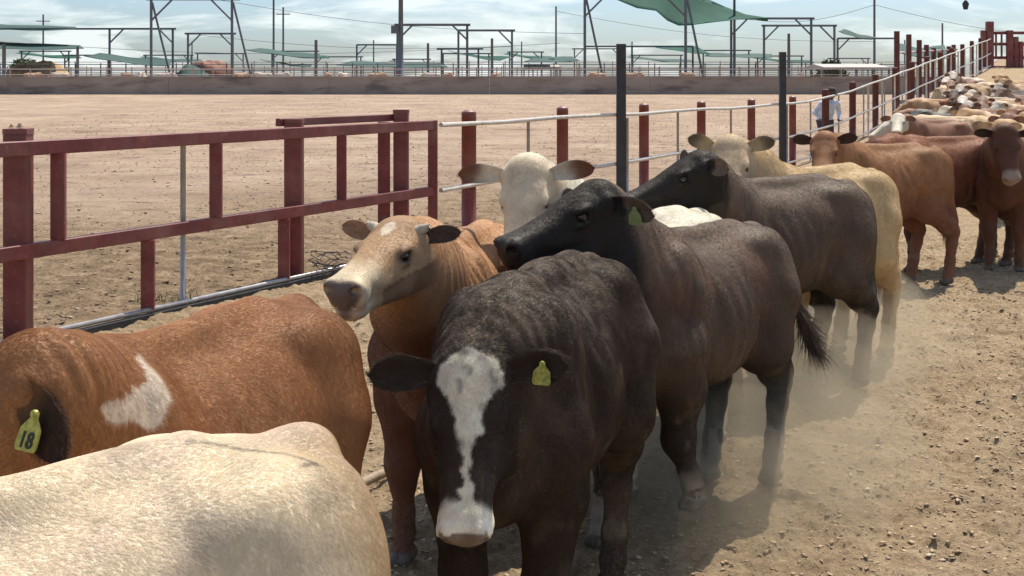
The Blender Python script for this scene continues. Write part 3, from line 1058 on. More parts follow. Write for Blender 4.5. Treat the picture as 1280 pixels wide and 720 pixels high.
def solid(base, back=None, dark_ear=None, muzzle=None, legs=None, vary=.3, under=None):
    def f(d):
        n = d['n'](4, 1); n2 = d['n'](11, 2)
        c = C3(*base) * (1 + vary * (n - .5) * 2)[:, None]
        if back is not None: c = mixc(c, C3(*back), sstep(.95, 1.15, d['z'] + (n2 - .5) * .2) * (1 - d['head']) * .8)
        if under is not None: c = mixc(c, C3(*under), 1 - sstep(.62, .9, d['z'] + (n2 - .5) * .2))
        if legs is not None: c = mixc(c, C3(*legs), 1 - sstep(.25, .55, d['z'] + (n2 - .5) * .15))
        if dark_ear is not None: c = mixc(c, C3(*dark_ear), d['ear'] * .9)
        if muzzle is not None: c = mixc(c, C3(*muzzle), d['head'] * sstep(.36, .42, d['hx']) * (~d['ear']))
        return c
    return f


BLACK = (.026, .021, .018)


def coat_blaze(d):                      # black with a broad white blaze
    n = d['n'](5, 1)
    c = C3(.058, .038, .027) * (1 + .6 * (n - .5))[:, None]
    c = mixc(c, C3(.11, .073, .048), sstep(.55, .75, d['n'](7, 3)) * (1 - d['head']) * .8)
    hx = d['hx'] + (d['n'](22, 5) - .5) * .05
    wd = np.interp(hx, [-.055, -.03, -.01, .02, .05, .09, .13, .17, .22, .26, .30, .34, .375, .41, .44], [.004, .014, .070, .096, .094, .072, .050, .034, .021, .012, .009, .012, .024, .050, .078])
    hy = d['hy'] - .006 + (d['n'](34, 4) - .5) * .040 + (d['n'](90, 14) - .5) * .014
    m = (1 - sstep(0, .006, np.abs(hy) - wd)) * (d['hz'] > -.105) * sstep(-.05, -.03, hx)
    mz = sstep(.395, .425, d['hx'] + .4 * (d['hz'] + .10) + (d['n'](26, 15) - .5) * .03) * (d['hz'] > -.165)
    m = np.maximum(m, mz) * (d['hx'] > -.08) * (d['hx'] < .56) * (np.abs(d['hy']) < .115) * (d['hz'] < .08) * (~d['ear'])
    c = mixc(c, C3(.86, .78, .62) * (.74 + .50 * np.clip(d['n'](34, 12), .2, .75))[:, None], m * (1 - .45 * sstep(.60, .72, d['n'](48, 21)) * (d['hx'] < .25)))
    nose = sstep(.452, .466, d['hx'] + (d['n'](40, 8) - .5) * .01) * (np.abs(d['hz'] + .100) < .050) * (np.abs(d['hy']) < .068) * d['head']
    c = mixc(c, C3(.16, .115, .09), nose * .9)
    chin = d['head'] * (d['hz'] < -.150) * (d['hx'] > .3)
    c = mixc(c, C3(.05, .04, .035), chin)
    return c


def coat_cream(d):
    n = d['n'](3.2, 1); n2 = d['n'](8, 2)
    c = C3(.80, .68, .49) * (1 + .12 * (n - .5))[:, None]
    c = mixc(c, C3(.50, .35, .19), sstep(.45, .75, n2) * .45 * sstep(1.16, .9, d['z']))
    c = mixc(c, C3(.44, .29, .14), sstep(-.42, -.62, d['x']) * .7)
    c = mixc(c, C3(.70, .57, .47), sstep(.5, .7, d['n'](5, 8)) * .5 * sstep(.95, 1.1, d['z']))
    c = mixc(c, C3(.30, .22, .13), sstep(.68, .78, d['n'](9, 6)) * .3)
    for (x0, y0, x1, y1) in ((-.33, .03, -.47, .10), (-.47, .10, -.50, .15), (-.50, .15, -.46, .165)):
        ax_, ay_ = x1 - x0, y1 - y0
        t_ = np.clip(((d['x'] - x0) * ax_ + (d['y'] - y0) * ay_) / (ax_ ** 2 + ay_ ** 2), 0, 1)
        ds = np.hypot(d['x'] - x0 - ax_ * t_, d['y'] - y0 - ay_ * t_) + (d['n'](40, 7) - .5) * .006
        c = mixc(c, C3(.17, .13, .10), (1 - sstep(.002, .007, ds)) * (d['z'] > .95) * .75)
    return c


def coat_red_white(d):                  # chestnut, white neck patch and face
    n = d['n'](4, 1)
    c = C3(.35, .165, .072) * (1 + .3 * (n - .5))[:, None]
    c = mixc(c, C3(.40, .20, .09), sstep(.5, .75, d['n'](3, 2)) * .6)
    c = mixc(c, C3(.18, .075, .04), sstep(-.5, -.64, d['x']) * .5)
    px = d['x'] + (d['n'](14, 3) - .5) * .10; pz = d['z'] + (d['n'](11, 5) - .5) * .10
    m = (np.abs(px - .52) < .15) & (pz > 1.09 + .30 * np.abs(px - .47)) & (pz < 1.185) & (d['y'] > .015)
    c = mixc(c, C3(.66, .56, .45), m.astype(float))
    m2 = d['head'] * (np.abs(d['hy']) < .05 + .02 * d['n'](20, 4)) * (d['hz'] > -.09) * (d['hx'] > .04) * (~d['ear'])
    c = mixc(c, C3(.7, .62, .52), m2)
    c = mixc(c, C3(.06, .035, .025), d['ear'] * sstep(.1, .5, d['earu']) * .9)
    return c


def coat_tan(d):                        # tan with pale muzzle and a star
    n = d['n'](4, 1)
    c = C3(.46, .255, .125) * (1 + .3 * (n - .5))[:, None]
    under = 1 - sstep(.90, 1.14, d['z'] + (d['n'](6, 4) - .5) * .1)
    c = mixc(c, C3(.13, .055, .033), under * (1 - d['head']))  # dark chest and lower neck: part coat colour, part shade painted in
    hd = d['head'] * (~d['ear'])
    c = mixc(c, C3(.44, .29, .16), hd * .7)
    c = mixc(c, C3(.58, .47, .31), hd * sstep(.24, .40, d['hx'] + (d['n'](18, 2) - .5) * .1))
    c = mixc(c, C3(.15, .115, .09), hd * sstep(.455, .470, d['hx']))
    star = hd * (np.hypot((d['hx'] - .075) * .7, d['hy'] + .0) < .020 + .018 * d['n'](40, 3)) * (d['hz'] > -.06)
    c = mixc(c, C3(.72, .60, .46), star)
    for sy in (1, -1):
        e = np.sqrt((d['hx'] - .150) ** 2 + (d['hy'] - sy * .09) ** 2 + (d['hz'] + .06) ** 2)
        c = mixc(c, C3(.10, .05, .035), hd * (1 - sstep(.025, .06, e)) * .8)
    c = mixc(c, C3(.14, .075, .045), hd * (d['hz'] < -.13) * (d['hx'] < .3) * .6)  # shade under the jaw, painted into the coat
    c = mixc(c, C3(.055, .035, .028), d['ear'] * .92 * (d['hy'] > 0))
    c = mixc(c, C3(.36, .20, .11), d['ear'] * 1.0 * (d['hy'] < 0))
    return c


def coat_brownblack(tan=.5, head=BLACK, sock=.8):
    def f(d):
        n = d['n'](4, 1); n2 = d['n'](6, 3)
        c = C3(.105, .068, .046) * (1 + .5 * (n - .5))[:, None]
        c = mixc(c, C3(.17, .080, .045), sstep(.42, .72, n2) * tan * sstep(.85, 1.1, d['z']))
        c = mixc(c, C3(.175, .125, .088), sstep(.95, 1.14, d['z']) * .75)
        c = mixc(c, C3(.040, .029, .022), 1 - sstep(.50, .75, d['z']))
        hind = (1 - sstep(.16, .30, d['z'] + (d['n'](12, 6) - .5) * .16)) * (d['x'] < -.3) * (d['y'] > 0)
        c = mixc(c, C3(.46, .40, .34), hind * sock * .9)
        c = mixc(c, C3(*head), np.maximum(d['head'], sstep(.60, .66, d['x'] + (d['n'](9, 7) - .5) * .05) * (~d['ear'])))
        c = mixc(c, C3(.36, .31, .26), (1 - sstep(.18, .30, d['z'] + (d['n'](12, 2) - .5) * .14)) * (np.abs(d['n'](14, 4) - .5) < .16) * sock)
        return c
    return f


def coat_white_face(body, face=(.66, .53, .36), ear=(.20, .09, .05)):
    def f(d):
        n = d['n'](5, 1)
        c = C3(*body) * (1 + .2 * (n - .5))[:, None]
        c = mixc(c, C3(*face), d['head'] * (~d['ear']))
        c = mixc(c, C3(.45, .30, .22), d['head'] * (~d['ear']) * sstep(.42, .45, d['hx']))
        c = mixc(c, C3(*ear), d['ear'] * sstep(.35, .75, d['earu'] + (d['n'](25, 3) - .5) * .3))
        return c
    return f


HERD = 'cattle crowded along the lane fence'


def gp(hips, withers):
    """midpoint and heading from hip and wither positions on the ground plan"""
    hx, hy = hips; wx, wy = withers
    return ((hx + wx) / 2, (hy + wy) / 2), math.atan2(wy - hy, wx - hx)


def cow(hips, withers, S, poll, look, coat, label, **kw):
    mid, hd = gp(hips, withers)
    return make_cow(mid, hd, S, poll, look, coat, label, HERD, **kw)


NEAR = .0085
# A  cream rump filling the lower left corner
cow((-.515, 2.20), (-1.04, 1.585), 1.005, (-1.33, 1.22, 1.15), (-.8, -.5, -.45), coat_cream,
    'cream white steer filling the lower left corner, only its back and rump in view', seed=3, h=.008, hair=650000, hair_len=.0085, fat=1.10, clump=.07, hair_r=.00024, br_var=.08)
# B  chestnut
cow((-.68, 3.50), (-.905, 2.70), 1.02, (-.915, 2.38, 1.30), (-.85, -.30, -.42), coat_red_white,
    'chestnut red steer with white neck patch, between red fence and cream rump', seed=5, h=.008, hair=520000, hair_len=.011,
    tags=((0, .50, 'tag_yellow', '18', .95),), ears=((-.62, .0), (0, 0)), clump=.25, ear_face=(.35, 1, .2), folds=.007, neck=.82, hair_r=.00025)
# C  tan calf
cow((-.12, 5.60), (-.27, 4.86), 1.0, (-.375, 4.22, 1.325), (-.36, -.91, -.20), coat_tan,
    'tan calf with short horns and a pale muzzle, turning its face left towards the fence', seed=8, h=.0075, hair=240000, hair_len=.009, hair_r=.0003,
    horns=True, ears=((.35, -.30), (.5, .1)), clump=.25, head_scale=.86, ear_w=.038, ear_len=.17, folds=.006)
# D  blaze face
cow((.22, 4.50), (-.01, 3.72), 1.015, (-.115, 3.42, 1.045), (-.03, -.58, -.81), coat_blaze,
    'black steer facing the camera with a broad white blaze down its lowered face', seed=12, h=.0070, hair=520000, hair_r=.00034, hair_len=.011, fat=.94,
    tags=((0, .66, 'tag_yellow', '', .85),), roll=.05, ears=((.46, .10), (.55, .25)), dust=.62, legs=((.03, 0), (-.05, 0), (.10, 0), (-.08, 0)), clump=.6,
    ear_face=(.35, 0, .95), ear_len=.225, head_scale=.90, ear_w=.056)
# E  brown black, head over the others
cow((1.00, 5.74), (.54, 5.06), 1.0, (.315, 4.90, 1.405), (-.80, -.52, -.27), coat_brownblack(.9, sock=.9),
    'brown black steer resting its black head over the tan calf, dark tail hanging', seed=15, h=.0075, hair=380000, hair_len=.0065, br_var=.18, hair_r=.0003, deep=1.16,
    tags=((0, .62, 'tag_green', '', .95),), ears=((-.12, -.15), (.0, 0)), legs=((-.14, .10), (.12, 0), (.02, 0), (.16, 0)), head_scale=.96, neck=.85,
    tail=((-.700, .05, .97), (-.720, .12, .84), (-.735, .20, .70)), tuft=1.9, dust=.25, clump=.3, ear_face=(.6, 0, .1), ear_len=.21)
# G  third dark
cow((1.84, 7.58), (1.18, 7.10), 1.05, (.97, 6.70, 1.42), (-.90, -.26, -.32), coat_brownblack(.35, sock=.3),
    'dark brown steer behind the second black steer, black head raised to the left', seed=21, h=.009, hair=240000, hair_r=.00034, hair_len=.007, br_var=.18, deep=1.12,
    ears=((.1, -.1), (.4, 0)), legs=((0, 0), (.1, 0), (.0, 0), (.10, 0)), dust=.25, clump=.3, neck=.9)
# H  white between E and G
cow((.84, 6.34), (.42, 5.66), 1.0, (.06, 5.30, 1.455), (-.10, -.62, -.74), coat_white_face((.70, .64, .50)),
    'white faced steer looking over the black head, brown tipped ears spread wide', seed=25, h=.009, hair=170000, hair_r=.00033, hair_len=.008, ears=((.42, .1), (.14, .1)), ear_len=.23, ear_face=(.5, 0, .45), ear_w=.048)
# J  cream cow with the dark steer in front
cow((2.24, 8.42), (1.66, 7.85), 1.06, (1.30, 7.62, 1.45), (-.15, -.72, -.62), coat_white_face((.58, .42, .225), (.58, .44, .28), (.22, .16, .09)),
    'cream tan steer with fuzzy pale face, its rump behind the dark brown steer', seed=29, h=.009, hair=170000, hair_r=.00036, hair_len=.011,
    ears=((.45, 0), (.6, 0)), legs=((0, 0), (0, 0), (-.02, 0), (.14, 0)), ear_face=(.5, 0, .8), clump=.6)
# K  orange brown
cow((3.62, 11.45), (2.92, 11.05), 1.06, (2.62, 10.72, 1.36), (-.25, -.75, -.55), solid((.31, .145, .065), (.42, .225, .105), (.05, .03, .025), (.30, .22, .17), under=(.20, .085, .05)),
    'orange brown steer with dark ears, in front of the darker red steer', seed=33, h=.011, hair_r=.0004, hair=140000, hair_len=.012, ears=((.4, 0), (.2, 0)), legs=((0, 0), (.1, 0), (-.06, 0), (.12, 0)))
# L  dark red
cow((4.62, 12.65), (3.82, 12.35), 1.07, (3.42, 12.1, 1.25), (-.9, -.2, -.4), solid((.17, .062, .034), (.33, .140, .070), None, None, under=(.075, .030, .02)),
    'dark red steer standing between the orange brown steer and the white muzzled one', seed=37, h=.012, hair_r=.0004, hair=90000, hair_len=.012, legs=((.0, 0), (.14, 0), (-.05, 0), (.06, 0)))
# M  face on at the right edge
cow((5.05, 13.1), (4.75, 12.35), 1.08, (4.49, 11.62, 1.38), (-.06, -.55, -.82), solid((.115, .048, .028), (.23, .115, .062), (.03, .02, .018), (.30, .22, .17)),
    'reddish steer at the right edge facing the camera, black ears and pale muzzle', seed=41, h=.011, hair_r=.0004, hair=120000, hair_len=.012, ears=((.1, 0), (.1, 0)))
# N
cow((7.05, 20.3), (6.25, 19.9), 1.03, (5.88, 19.5, 1.32), (-.3, -.8, -.4), coat_white_face((.23, .110, .062), (.62, .54, .42), (.18, .1, .07)),
    'reddish brown steer with a white face close to the white rails', seed=45, h=.018, tail_sw=False)

far = [
    ((12.3, 34.9), (11.8, 34.1), 1.4, (-.4, -.8, -.5), solid((.36, .22, .14), (.42, .28, .19)), 'tan steer pressed against the far rails'),
    ((13.6, 37.9), (13.0, 37.2), 1.4, (-.4, -.8, -.5), coat_white_face((.26, .15, .10), (.6, .5, .4)), 'reddish steer highest on the slope beside the rails'),
    ((11.2, 31.9), (10.8, 31.1), 1.4, (-.4, -.8, -.5), solid((.15, .11, .09), (.2, .16, .13)), 'dark brown steer tight against the far rails'),
    ((9.5, 22.6), (8.8, 22.0), 1.36, (-.5, -.7, -.5), solid((.26, .13, .07), (.33, .18, .10)), 'rust brown steer packed between the tan ones near the right edge'),
    ((10.5, 27.3), (9.8, 26.8), 1.38, (-.5, -.7, -.5), coat_white_face((.13, .09, .07), (.6, .52, .42)), 'dark steer with a pale face in the middle of the far herd'),
    ((9.3, 25.0), (8.6, 24.6), 1.34, (-.6, -.6, -.5), solid((.50, .40, .29), (.56, .46, .34)), 'pale straw steer beside the grey one near the rails'),
    ((8.4, 23.6), (7.7, 23.3), 1.30, (-.6, -.6, -.5), solid((.11, .105, .09), (.19, .18, .15)), 'dark grey steer directly behind the reddish brown white faced one'),
    ((7.9, 18.3), (7.2, 17.9), 1.36, (-.5, -.7, -.5), solid((.20, .095, .055), (.27, .14, .085)), 'brown shaggy steer right of the reddish brown white faced one'),
    ((12.2, 29.2), (11.6, 28.5), 1.4, (-.5, -.7, -.5), solid((.30, .15, .085), (.36, .2, .12)), 'rusty steer squeezed into the far herd at the right edge'),  # hips, withers, poll height, look, coat, label, ear
    ((11.6, 31.0), (11.0, 30.4), 1.36, (-.3, -.8, -.5), solid((.46, .32, .2), (.55, .42, .3)), 'straw and white steer just below the raised white head'),
    ((12.2, 33.6), (11.7, 33.0), 1.44, (-.3, -.8, -.5), coat_white_face((.30, .16, .10), (.60, .5, .4)), 'reddish steer with a pale face high on the slope beside the rails'),
    ((14.4, 35.4), (13.7, 35.0), 1.44, (-.6, -.5, -.5), solid((.40, .25, .14), (.48, .33, .2)), 'tan backed steer high on the slope at the right edge'),
    ((13.2, 32.2), (12.5, 31.9), 1.44, (-.6, -.5, -.5), solid((.20, .13, .10), (.3, .2, .14)), 'brown steer behind the straw coloured one'),
    ((13.9, 38.2), (13.2, 37.7), 1.5, (-.6, -.5, -.5), solid((.58, .48, .36), (.62, .52, .4)), 'cream steer topmost on the slope near the rails'),
    ((10.3, 24.6), (9.7, 24.0), 1.36, (-.5, -.7, -.5), solid((.47, .30, .16), (.52, .36, .2)), 'light tan steer at the right edge behind the reddish brown one'),
    ((8.3, 19.2), (7.7, 18.7), 1.36, (-.5, -.7, -.5), solid((.43, .26, .13), (.50, .33, .18)), 'golden tan steer at the right edge beyond the nearest tan one'),
    ((8.9, 21.3), (8.1, 21.7), 1.35, (-.6, -.6, -.5), solid((.42, .25, .12), (.50, .33, .17)), 'tan steer behind the reddish one at the right edge'),
    ((7.35, 17.4), (6.75, 17.0), 1.30, (-.3, -.8, -.5), solid((.44, .27, .13), (.50, .33, .18)), 'tan steer at the right edge just behind the white muzzled one'),
    ((9.0, 23.8), (8.4, 23.2), 1.40, (-.4, -.8, -.4), solid((.16, .085, .055), (.25, .14, .09)), 'brown shaggy steer in front of the spotted steers'),
    ((9.9, 26.6), (9.1, 26.2), 1.25, (-.7, -.4, -.6), solid((.10, .105, .095), (.17, .17, .15)), 'grey steer beside the white rails, back nearly level'),
    ((11.0, 29.6), (10.4, 29.0), 1.62, (-.35, -.8, -.35), coat_white_face((.40, .30, .2), (.66, .58, .47)), 'white faced steer with raised head by the far rails'),
    ((10.3, 28.4), (10.7, 29.2), 1.45, (.3, .8, -.4), coat_white_face((.20, .11, .07), (.6, .5, .4)), 'brown steer walking away beside the far rails'),
    ((12.3, 31.6), (11.5, 31.2), 1.45, (-.7, -.5, -.5), coat_white_face((.45, .36, .25), (.62, .54, .42)), 'pale spotted steer on the slope below the red gate'),
    ((13.6, 33.8), (12.9, 33.3), 1.50, (-.6, -.5, -.6), coat_white_face((.12, .09, .07), (.5, .42, .33)), 'dark backed steer high on the slope below the red gate'),
    ((11.9, 28.9), (11.1, 28.5), 1.30, (-.7, -.4, -.6), coat_white_face((.58, .46, .30), (.62, .54, .42)), 'cream steer in the middle of the far herd'),
    ((11.1, 26.0), (10.4, 25.5), 1.32, (-.6, -.5, -.6), solid((.44, .26, .13)), 'orange tan steer near the right edge of the far herd'),
    ((12.9, 30.2), (12.3, 29.7), 1.35, (-.6, -.5, -.6), solid((.50, .36, .22)), 'straw coloured steer at the right edge of the far herd'),
    ((15.0, 36.9), (14.2, 36.5), 1.55, (-.6, -.5, -.6), solid((.46, .30, .16)), 'tan steer at the top of the slope by the red gate'),
    ((13.0, 36.0), (12.3, 35.5), 1.60, (-.5, -.7, -.4), coat_white_face((.40, .30, .2), (.66, .58, .47)), 'pale steer with a white head at the top of the slope by the rails'),
]
cols_ = [('brown', (.20, .10, .06)), ('straw', (.40, .27, .15)), ('rust red', (.26, .11, .055)), ('dark', (.07, .055, .045)), ('sandy', (.44, .32, .20)), ('tan', (.36, .21, .11))]
ordf = ['first', 'second', 'third', 'fourth', 'fifth']
gh = np.random.default_rng(33)
for ri, Yr in enumerate((20.8, 25.9, 30.6, 35.2)):
    for ci in range(3):
        X0 = (1172 + ci * 44 - CX) / F * Yr + gh.normal() * .15
        hd_ = math.radians(-150 + gh.normal() * 22)
        cn, cc_ = cols_[(ri * 5 + ci * 3 + 1) % 6]
        hp = (X0 + .4 * math.cos(hd_ + math.pi), Yr + .4 + gh.normal() * .3)
        wt = (hp[0] + .8 * math.cos(hd_), hp[1] + .8 * math.sin(hd_))
        ct_ = coat_white_face(cc_, (.62, .54, .42)) if (ri + ci) % 4 == 0 else solid(cc_, tuple(min(.7, v * 1.4) for v in cc_), vary=.45)
        far.append((hp, wt, 1.20, (math.cos(hd_), math.sin(hd_), -.5), ct_,
                    '%s steer, %s from the rails, %s row of the far herd' % (cn, ordf[ci], ordf[ri])))
for i, (hp, wt, pz, lk, ct, lb) in enumerate(far):
    hd = math.atan2(wt[1] - hp[1], wt[0] - hp[0])
    px_, py_ = wt[0] + .42 * math.cos(hd), wt[1] + .42 * math.sin(hd)
    gz_ = float(ground_z((hp[0] + wt[0]) / 2, (hp[1] + wt[1]) / 2))
    g0 = lane_z(np.array(hp[1]))
    cow(hp, wt, 1.04, (px_, py_, gz_ + min(pz, 1.4)), lk, ct, lb, seed=60 + i, h=.024, eyes=False, tail_sw=False)

# ------------------------------------------------------------------ red panel fence beside the lane


def fp(px, dx=0.0):
    """ground point of the fence line at photo column px"""
    Y = -OFF / (SL - (px - CX) / F)
    n = Vector((1, -SL)).normalized()
    return Vector((SL * Y + OFF + n.x * dx, Y + n.y * dx))


def gzf(p): return float(ground_z(p.x + .3, p.y))


def P3(p, z): return Vector((p.x, p.y, gzf(p) + z))


TOP, MID, BOT = 1.37, .68, .06
a, b = fp(-60), fp(544)
pan = empty('steel_fence', P3(fp(300), 0))
inv = Matrix.Translation(-pan.location)


def pbuild(mb, name, mat, parent, root, smooth=False):
    o = mb.build(name, mat, parent, smooth)
    if parent is root:
        o.location = -root.location
    return o


rl = MB().bar(P3(a, TOP), P3(b, TOP), .055, .10)
pbuild(rl, 'rail', M['red'], pan, pan)
pbuild(MB().bar(P3(a, MID), P3(b, MID), .055, .10), 'rail', M['red'], pan, pan)
for px in (73, 270, 427):
    p = fp(px); pbuild(MB().bar(P3(p, MID + .05), P3(p, TOP - .05), .10 if px < 300 else .09, .05, (0, 1, 0)), 'upper_upright', M['red'], pan, pan)
for px in (185, 355):
    p = fp(px); pbuild(MB().bar(P3(p, BOT + .05), P3(p, MID - .05), .10, .05, (0, 1, 0)), 'lower_upright', M['red'], pan, pan)
p = fp(541); pbuild(MB().bar(P3(p, 0), P3(p, TOP + .05), .10, .06, (0, 1, 0)), 'end_upright', M['red'], pan, pan)
tag(pan, 'long red steel panel of two rails and short uprights beside the lane', 'fence panel')

# bottom rail: black rubber kick strip with a pale pipe along its top
kick = empty('kick_strip', P3(fp(200), 0))
pbuild(MB().bar(P3(fp(-60, .03), .02), P3(fp(560, .03), .02), .05, .13), 'rubber_strip', M['rubber'], kick, kick)
pbuild(MB().tube([P3(fp(-60, .03), .115), P3(fp(560, .03), .10)], .018), 'top_pipe', M['grey_pipe'], kick, kick, True)
tag(kick, 'black rubber strip with a grey pipe along the foot of the red panel', 'kick strip')

# back gate frame seen behind the panel
gate = empty('gate_panel', P3(fp(440, -.16), 0))
pbuild(MB().bar(P3(fp(366, -.16), TOP + .09), P3(fp(512, -.16), TOP + .09), .05, .07), 'rail', M['red'], gate, gate)
pbuild(MB().bar(P3(fp(497, -.16), 0), P3(fp(497, -.16), TOP + .05), .12, .07, (0, 1, 0)), 'upright', M['red'], gate, gate)
tag(gate, 'red gate end behind the long panel, joined to the square double post', 'gate')


def fence_root(name, px, label):
    r_ = empty(name, P3(fp(px), 0))
    return tag(r_, label, 'fence')


def under(o, root):
    o.parent = root; o.location = o.location - root.location
    for k_ in ('label', 'category', 'group'):
        if k_ in o: del o[k_]
    return o


red_f = fence_root('post_and_panel_fence', 200, 'thick square red posts that carry the long red panel beside the lane')
rail_f = fence_root('pipe_rail_fence', 760, 'long fence of round red posts and white pipe rails climbing the slope')


def post(px, wd, top, square=False, label='', dx=-.09, cap=True, mat='red'):
    p = fp(px, dx)
    r = None; pz0 = Vector((p.x, p.y, gzf(p) - .1))
    m = MB()
    if square: m.bar((0, 0, 0), (0, 0, top + .1), wd, wd, (0, 1, 0), .06)
    else: m.tube([(0, 0, 0), (0, 0, top + .1)], wd / 2, 16)
    r = m.build('post', M[mat], None, not square); r.location = pz0
    if cap:
        m = MB()
        if square: m.bar((0, 0, top + .102), (0, 0, top + .14), wd * 1.06, wd * 1.06, (0, 1, 0), .1)
        else: m.tube([(0, 0, top + .102), (0, 0, top + .13), (0, 0, top + .15)], [wd * .52, wd * .48, wd * .25], 16)
        m.build('cap', M[mat], r)
    return under(r, red_f if square else rail_f)


post(35, .155, 1.46, True, 'thick square red post at the left edge of the picture, clods on its cap')
post(378, .155, 1.45, True, 'thick square red post where the back gate begins')
post(511, .15, 1.50, True, 'square red post at the end of the back gate')
for o_, (dx_, dy_) in enumerate(((-.05, .02), (.03, -.03), (.05, .04), (-.02, -.05))):
    pass
cl = MB()
pp = fp(35, -.09)
for dx_, dy_, r_ in ((-.05, .02, .022), (.03, -.03, .03), (.0, .04, .018)):
    c = Vector((pp.x + dx_, pp.y + dy_, gzf(pp) + 1.505 + r_ * .6))
    vs = [c + Vector((math.cos(a_) * r_ * (1 if k else .5) * random.uniform(.8, 1.2), math.sin(a_) * r_ * random.uniform(.8, 1.2), (k - .5) * r_ * -1.0)) for k in (0, 1) for a_ in [i * 1.047 for i in range(6)]]
    cl.add(vs, [tuple(range(6)), tuple(range(6, 12))[::-1]] + [(i, i + 6, (i + 1) % 6 + 6, (i + 1) % 6) for i in range(6)])
tag(cl.build('mud_lump', M['clod']), 'dried mud crumbs lying on the cap of the left post', 'mud')

names = ['first', 'second', 'third', 'fourth', 'fifth', 'sixth', 'seventh', 'eighth', 'ninth', 'tenth', 'eleventh', 'twelfth', 'thirteenth', 'fourteenth', 'fifteenth', 'sixteenth', 'seventeenth']
pxs = [595, 711, 812, 883, 945, 996]
for i, px in enumerate(pxs):
    post(px, .165 if i == 0 else .15, 1.46, False, 'round red post, %s from the red panel along the white rails' % names[i])
for i in range(11):
    Y = 29.9 + 2.7 * i
    px = CX + F * (SL * Y + OFF) / Y
    post(px, .17, 1.50, False, 'dark red post, %s from the red panel on the rising fence' % names[i + 6], mat='red_dark')


def grade(Y): return Vector((SL * Y + OFF, Y))


def railline(z, Y0, Y1, r, name, label, mat='white_pipe', dx=.03, cat='rail'):
    n = Vector((1, -SL)).normalized()
    pts = []
    k = max(2, int((Y1 - Y0) / 1.3))
    for i in range(k + 1):
        Y = Y0 + (Y1 - Y0) * i / k
        p = grade(Y)
        pts.append(Vector((p.x + n.x * dx, p.y + n.y * dx, gzf(p) + z + .012 * math.sin(i * 1.9 + z * 7))))
    return under(MB().tube(pts, r * .82, 10).build('rail', M[mat], None, True), rail_f)


YP = fp(548).y
railline(1.37, YP, 59.6, .031, 'fence_rail', 'top white pipe rail running from the red panel up the slope')
railline(.69, YP, 59.6, .031, 'fence_rail', 'middle white pipe rail of the long white fence')
railline(.14, YP, 59.6, .028, 'fence_rail', 'lowest white pipe rail of the long white fence')

# slim grey rods
rods = [235, 665, 851, 917, 1016, 1051, 1082, 1108, 1130, 1150]
for i, px in enumerate(rods):
    p = fp(px, -.05)
    lb = 'slim grey rod standing behind the red panel' if i == 0 else 'slim grey rod, %s along the white rails counting from the red panel' % names[i - 1]
    m = MB().tube([P3(p, -.05), P3(p, 1.36)], .022 if i == 0 else .02, 8)
    o_ = m.build('rod', M['grey_pipe'], None, True)
    under(o_, red_f if i == 0 else rail_f)

for i in range(15):
    Y = 34.0 + 1.75 * i
    p = grade(Y)
    under(MB().tube([P3(p, -.05), P3(p, 1.36)], .03, 8).build('rod', M['white_pipe'], None, True), rail_f)

# tall dark square posts
for px, topy, wd, lb in ((768, 55, .13, 'tall dark square post rising above the white rails, nearer of the two'), (972, 65, .13, 'tall dark square post rising above the white rails, farther of the two')):
    p = fp(px, .10)
    r = empty('tall_post', (p.x, p.y, gzf(p) - .1))
    Y = p.y
    ztop = CAM_H - (topy - HOR) / F * Y - gzf(p) + .1
    MB().bar((0, 0, 0), (0, 0, ztop), wd, wd, (0, 1, 0), .06).build('shaft', M['dark_steel'], r)
    MB().tube([(wd * .62, -.02, 0), (wd * .62, -.02, ztop * .58)], .026, 10).build('side_pipe', M['grey_pipe'], r, True)
    tag(r, lb, 'post', 'tall dark posts')

# weathered pole lying on the ground between the animals
tag(MB().tube([(-.80, 5.35, .05), (-.60, 5.68, .06), (-.45, 5.95, .055)], [.024, .022, .018], 8).build('fallen_pole', M['bark'], None, True),
    'pale weathered pole lying on the dirt under the tan calf', 'pole')
tag(MB().tube([(1.45, 7.75, .03), (1.75, 8.0, .04), (2.05, 8.3, .03)], [.022, .026, .02], 8).build('fallen_branch', M['bark'], None, True),
    'pale branch lying on the dirt behind the second black steer', 'branch')

# wire tangle near thick post + grass tuft
g = np.random.default_rng(4)
pw = fp(395, .02)
wr = MB()
for k in range(7):
    pts = []
    c = Vector((pw.x + .1 + g.normal() * .05, pw.y + g.normal() * .04, .17 + g.normal() * .035))
    fx, fy_ = .4 + g.random(), g.random() * 3
    ph = g.random() * 6
    for i in range(9):
        a_ = ph + i * .8
        pts.append(c + Vector((math.cos(a_) * .11 * (1 + .4 * g.random()), math.sin(a_ * 1.3 + fy_) * .07, math.sin(a_ * fx + fy_) * .06 * (1 + .6 * g.random()))))
    wr.tube(pts, .004, 5)
tag(wr.build('wire_tangle', M['dark_steel'], None, True), 'tangle of dark wire tied at the thick red post', 'wire')

pg = fp(240, -.25)
n_ = 120
st = np.stack([pg.x + (g.random(n_) - .5) * .5, pg.y + (g.random(n_) - .5) * .28, np.full(n_, .05)], 1)
tip = st + np.stack([(g.random(n_) - .5) * .10, (g.random(n_) - .5) * .10, .04 + .07 * g.random(n_)], 1)
gr = curves_obj('grass', np.stack([st, (st + tip) / 2 + .005, tip], 1), np.full(n_, .003), np.array([[.12, .15, .06]]) * (.6 + .8 * g.random((n_, 1))), None, M['fur'])
tag(gr, 'sparse green grass at the foot of the slim rod', kind='stuff')

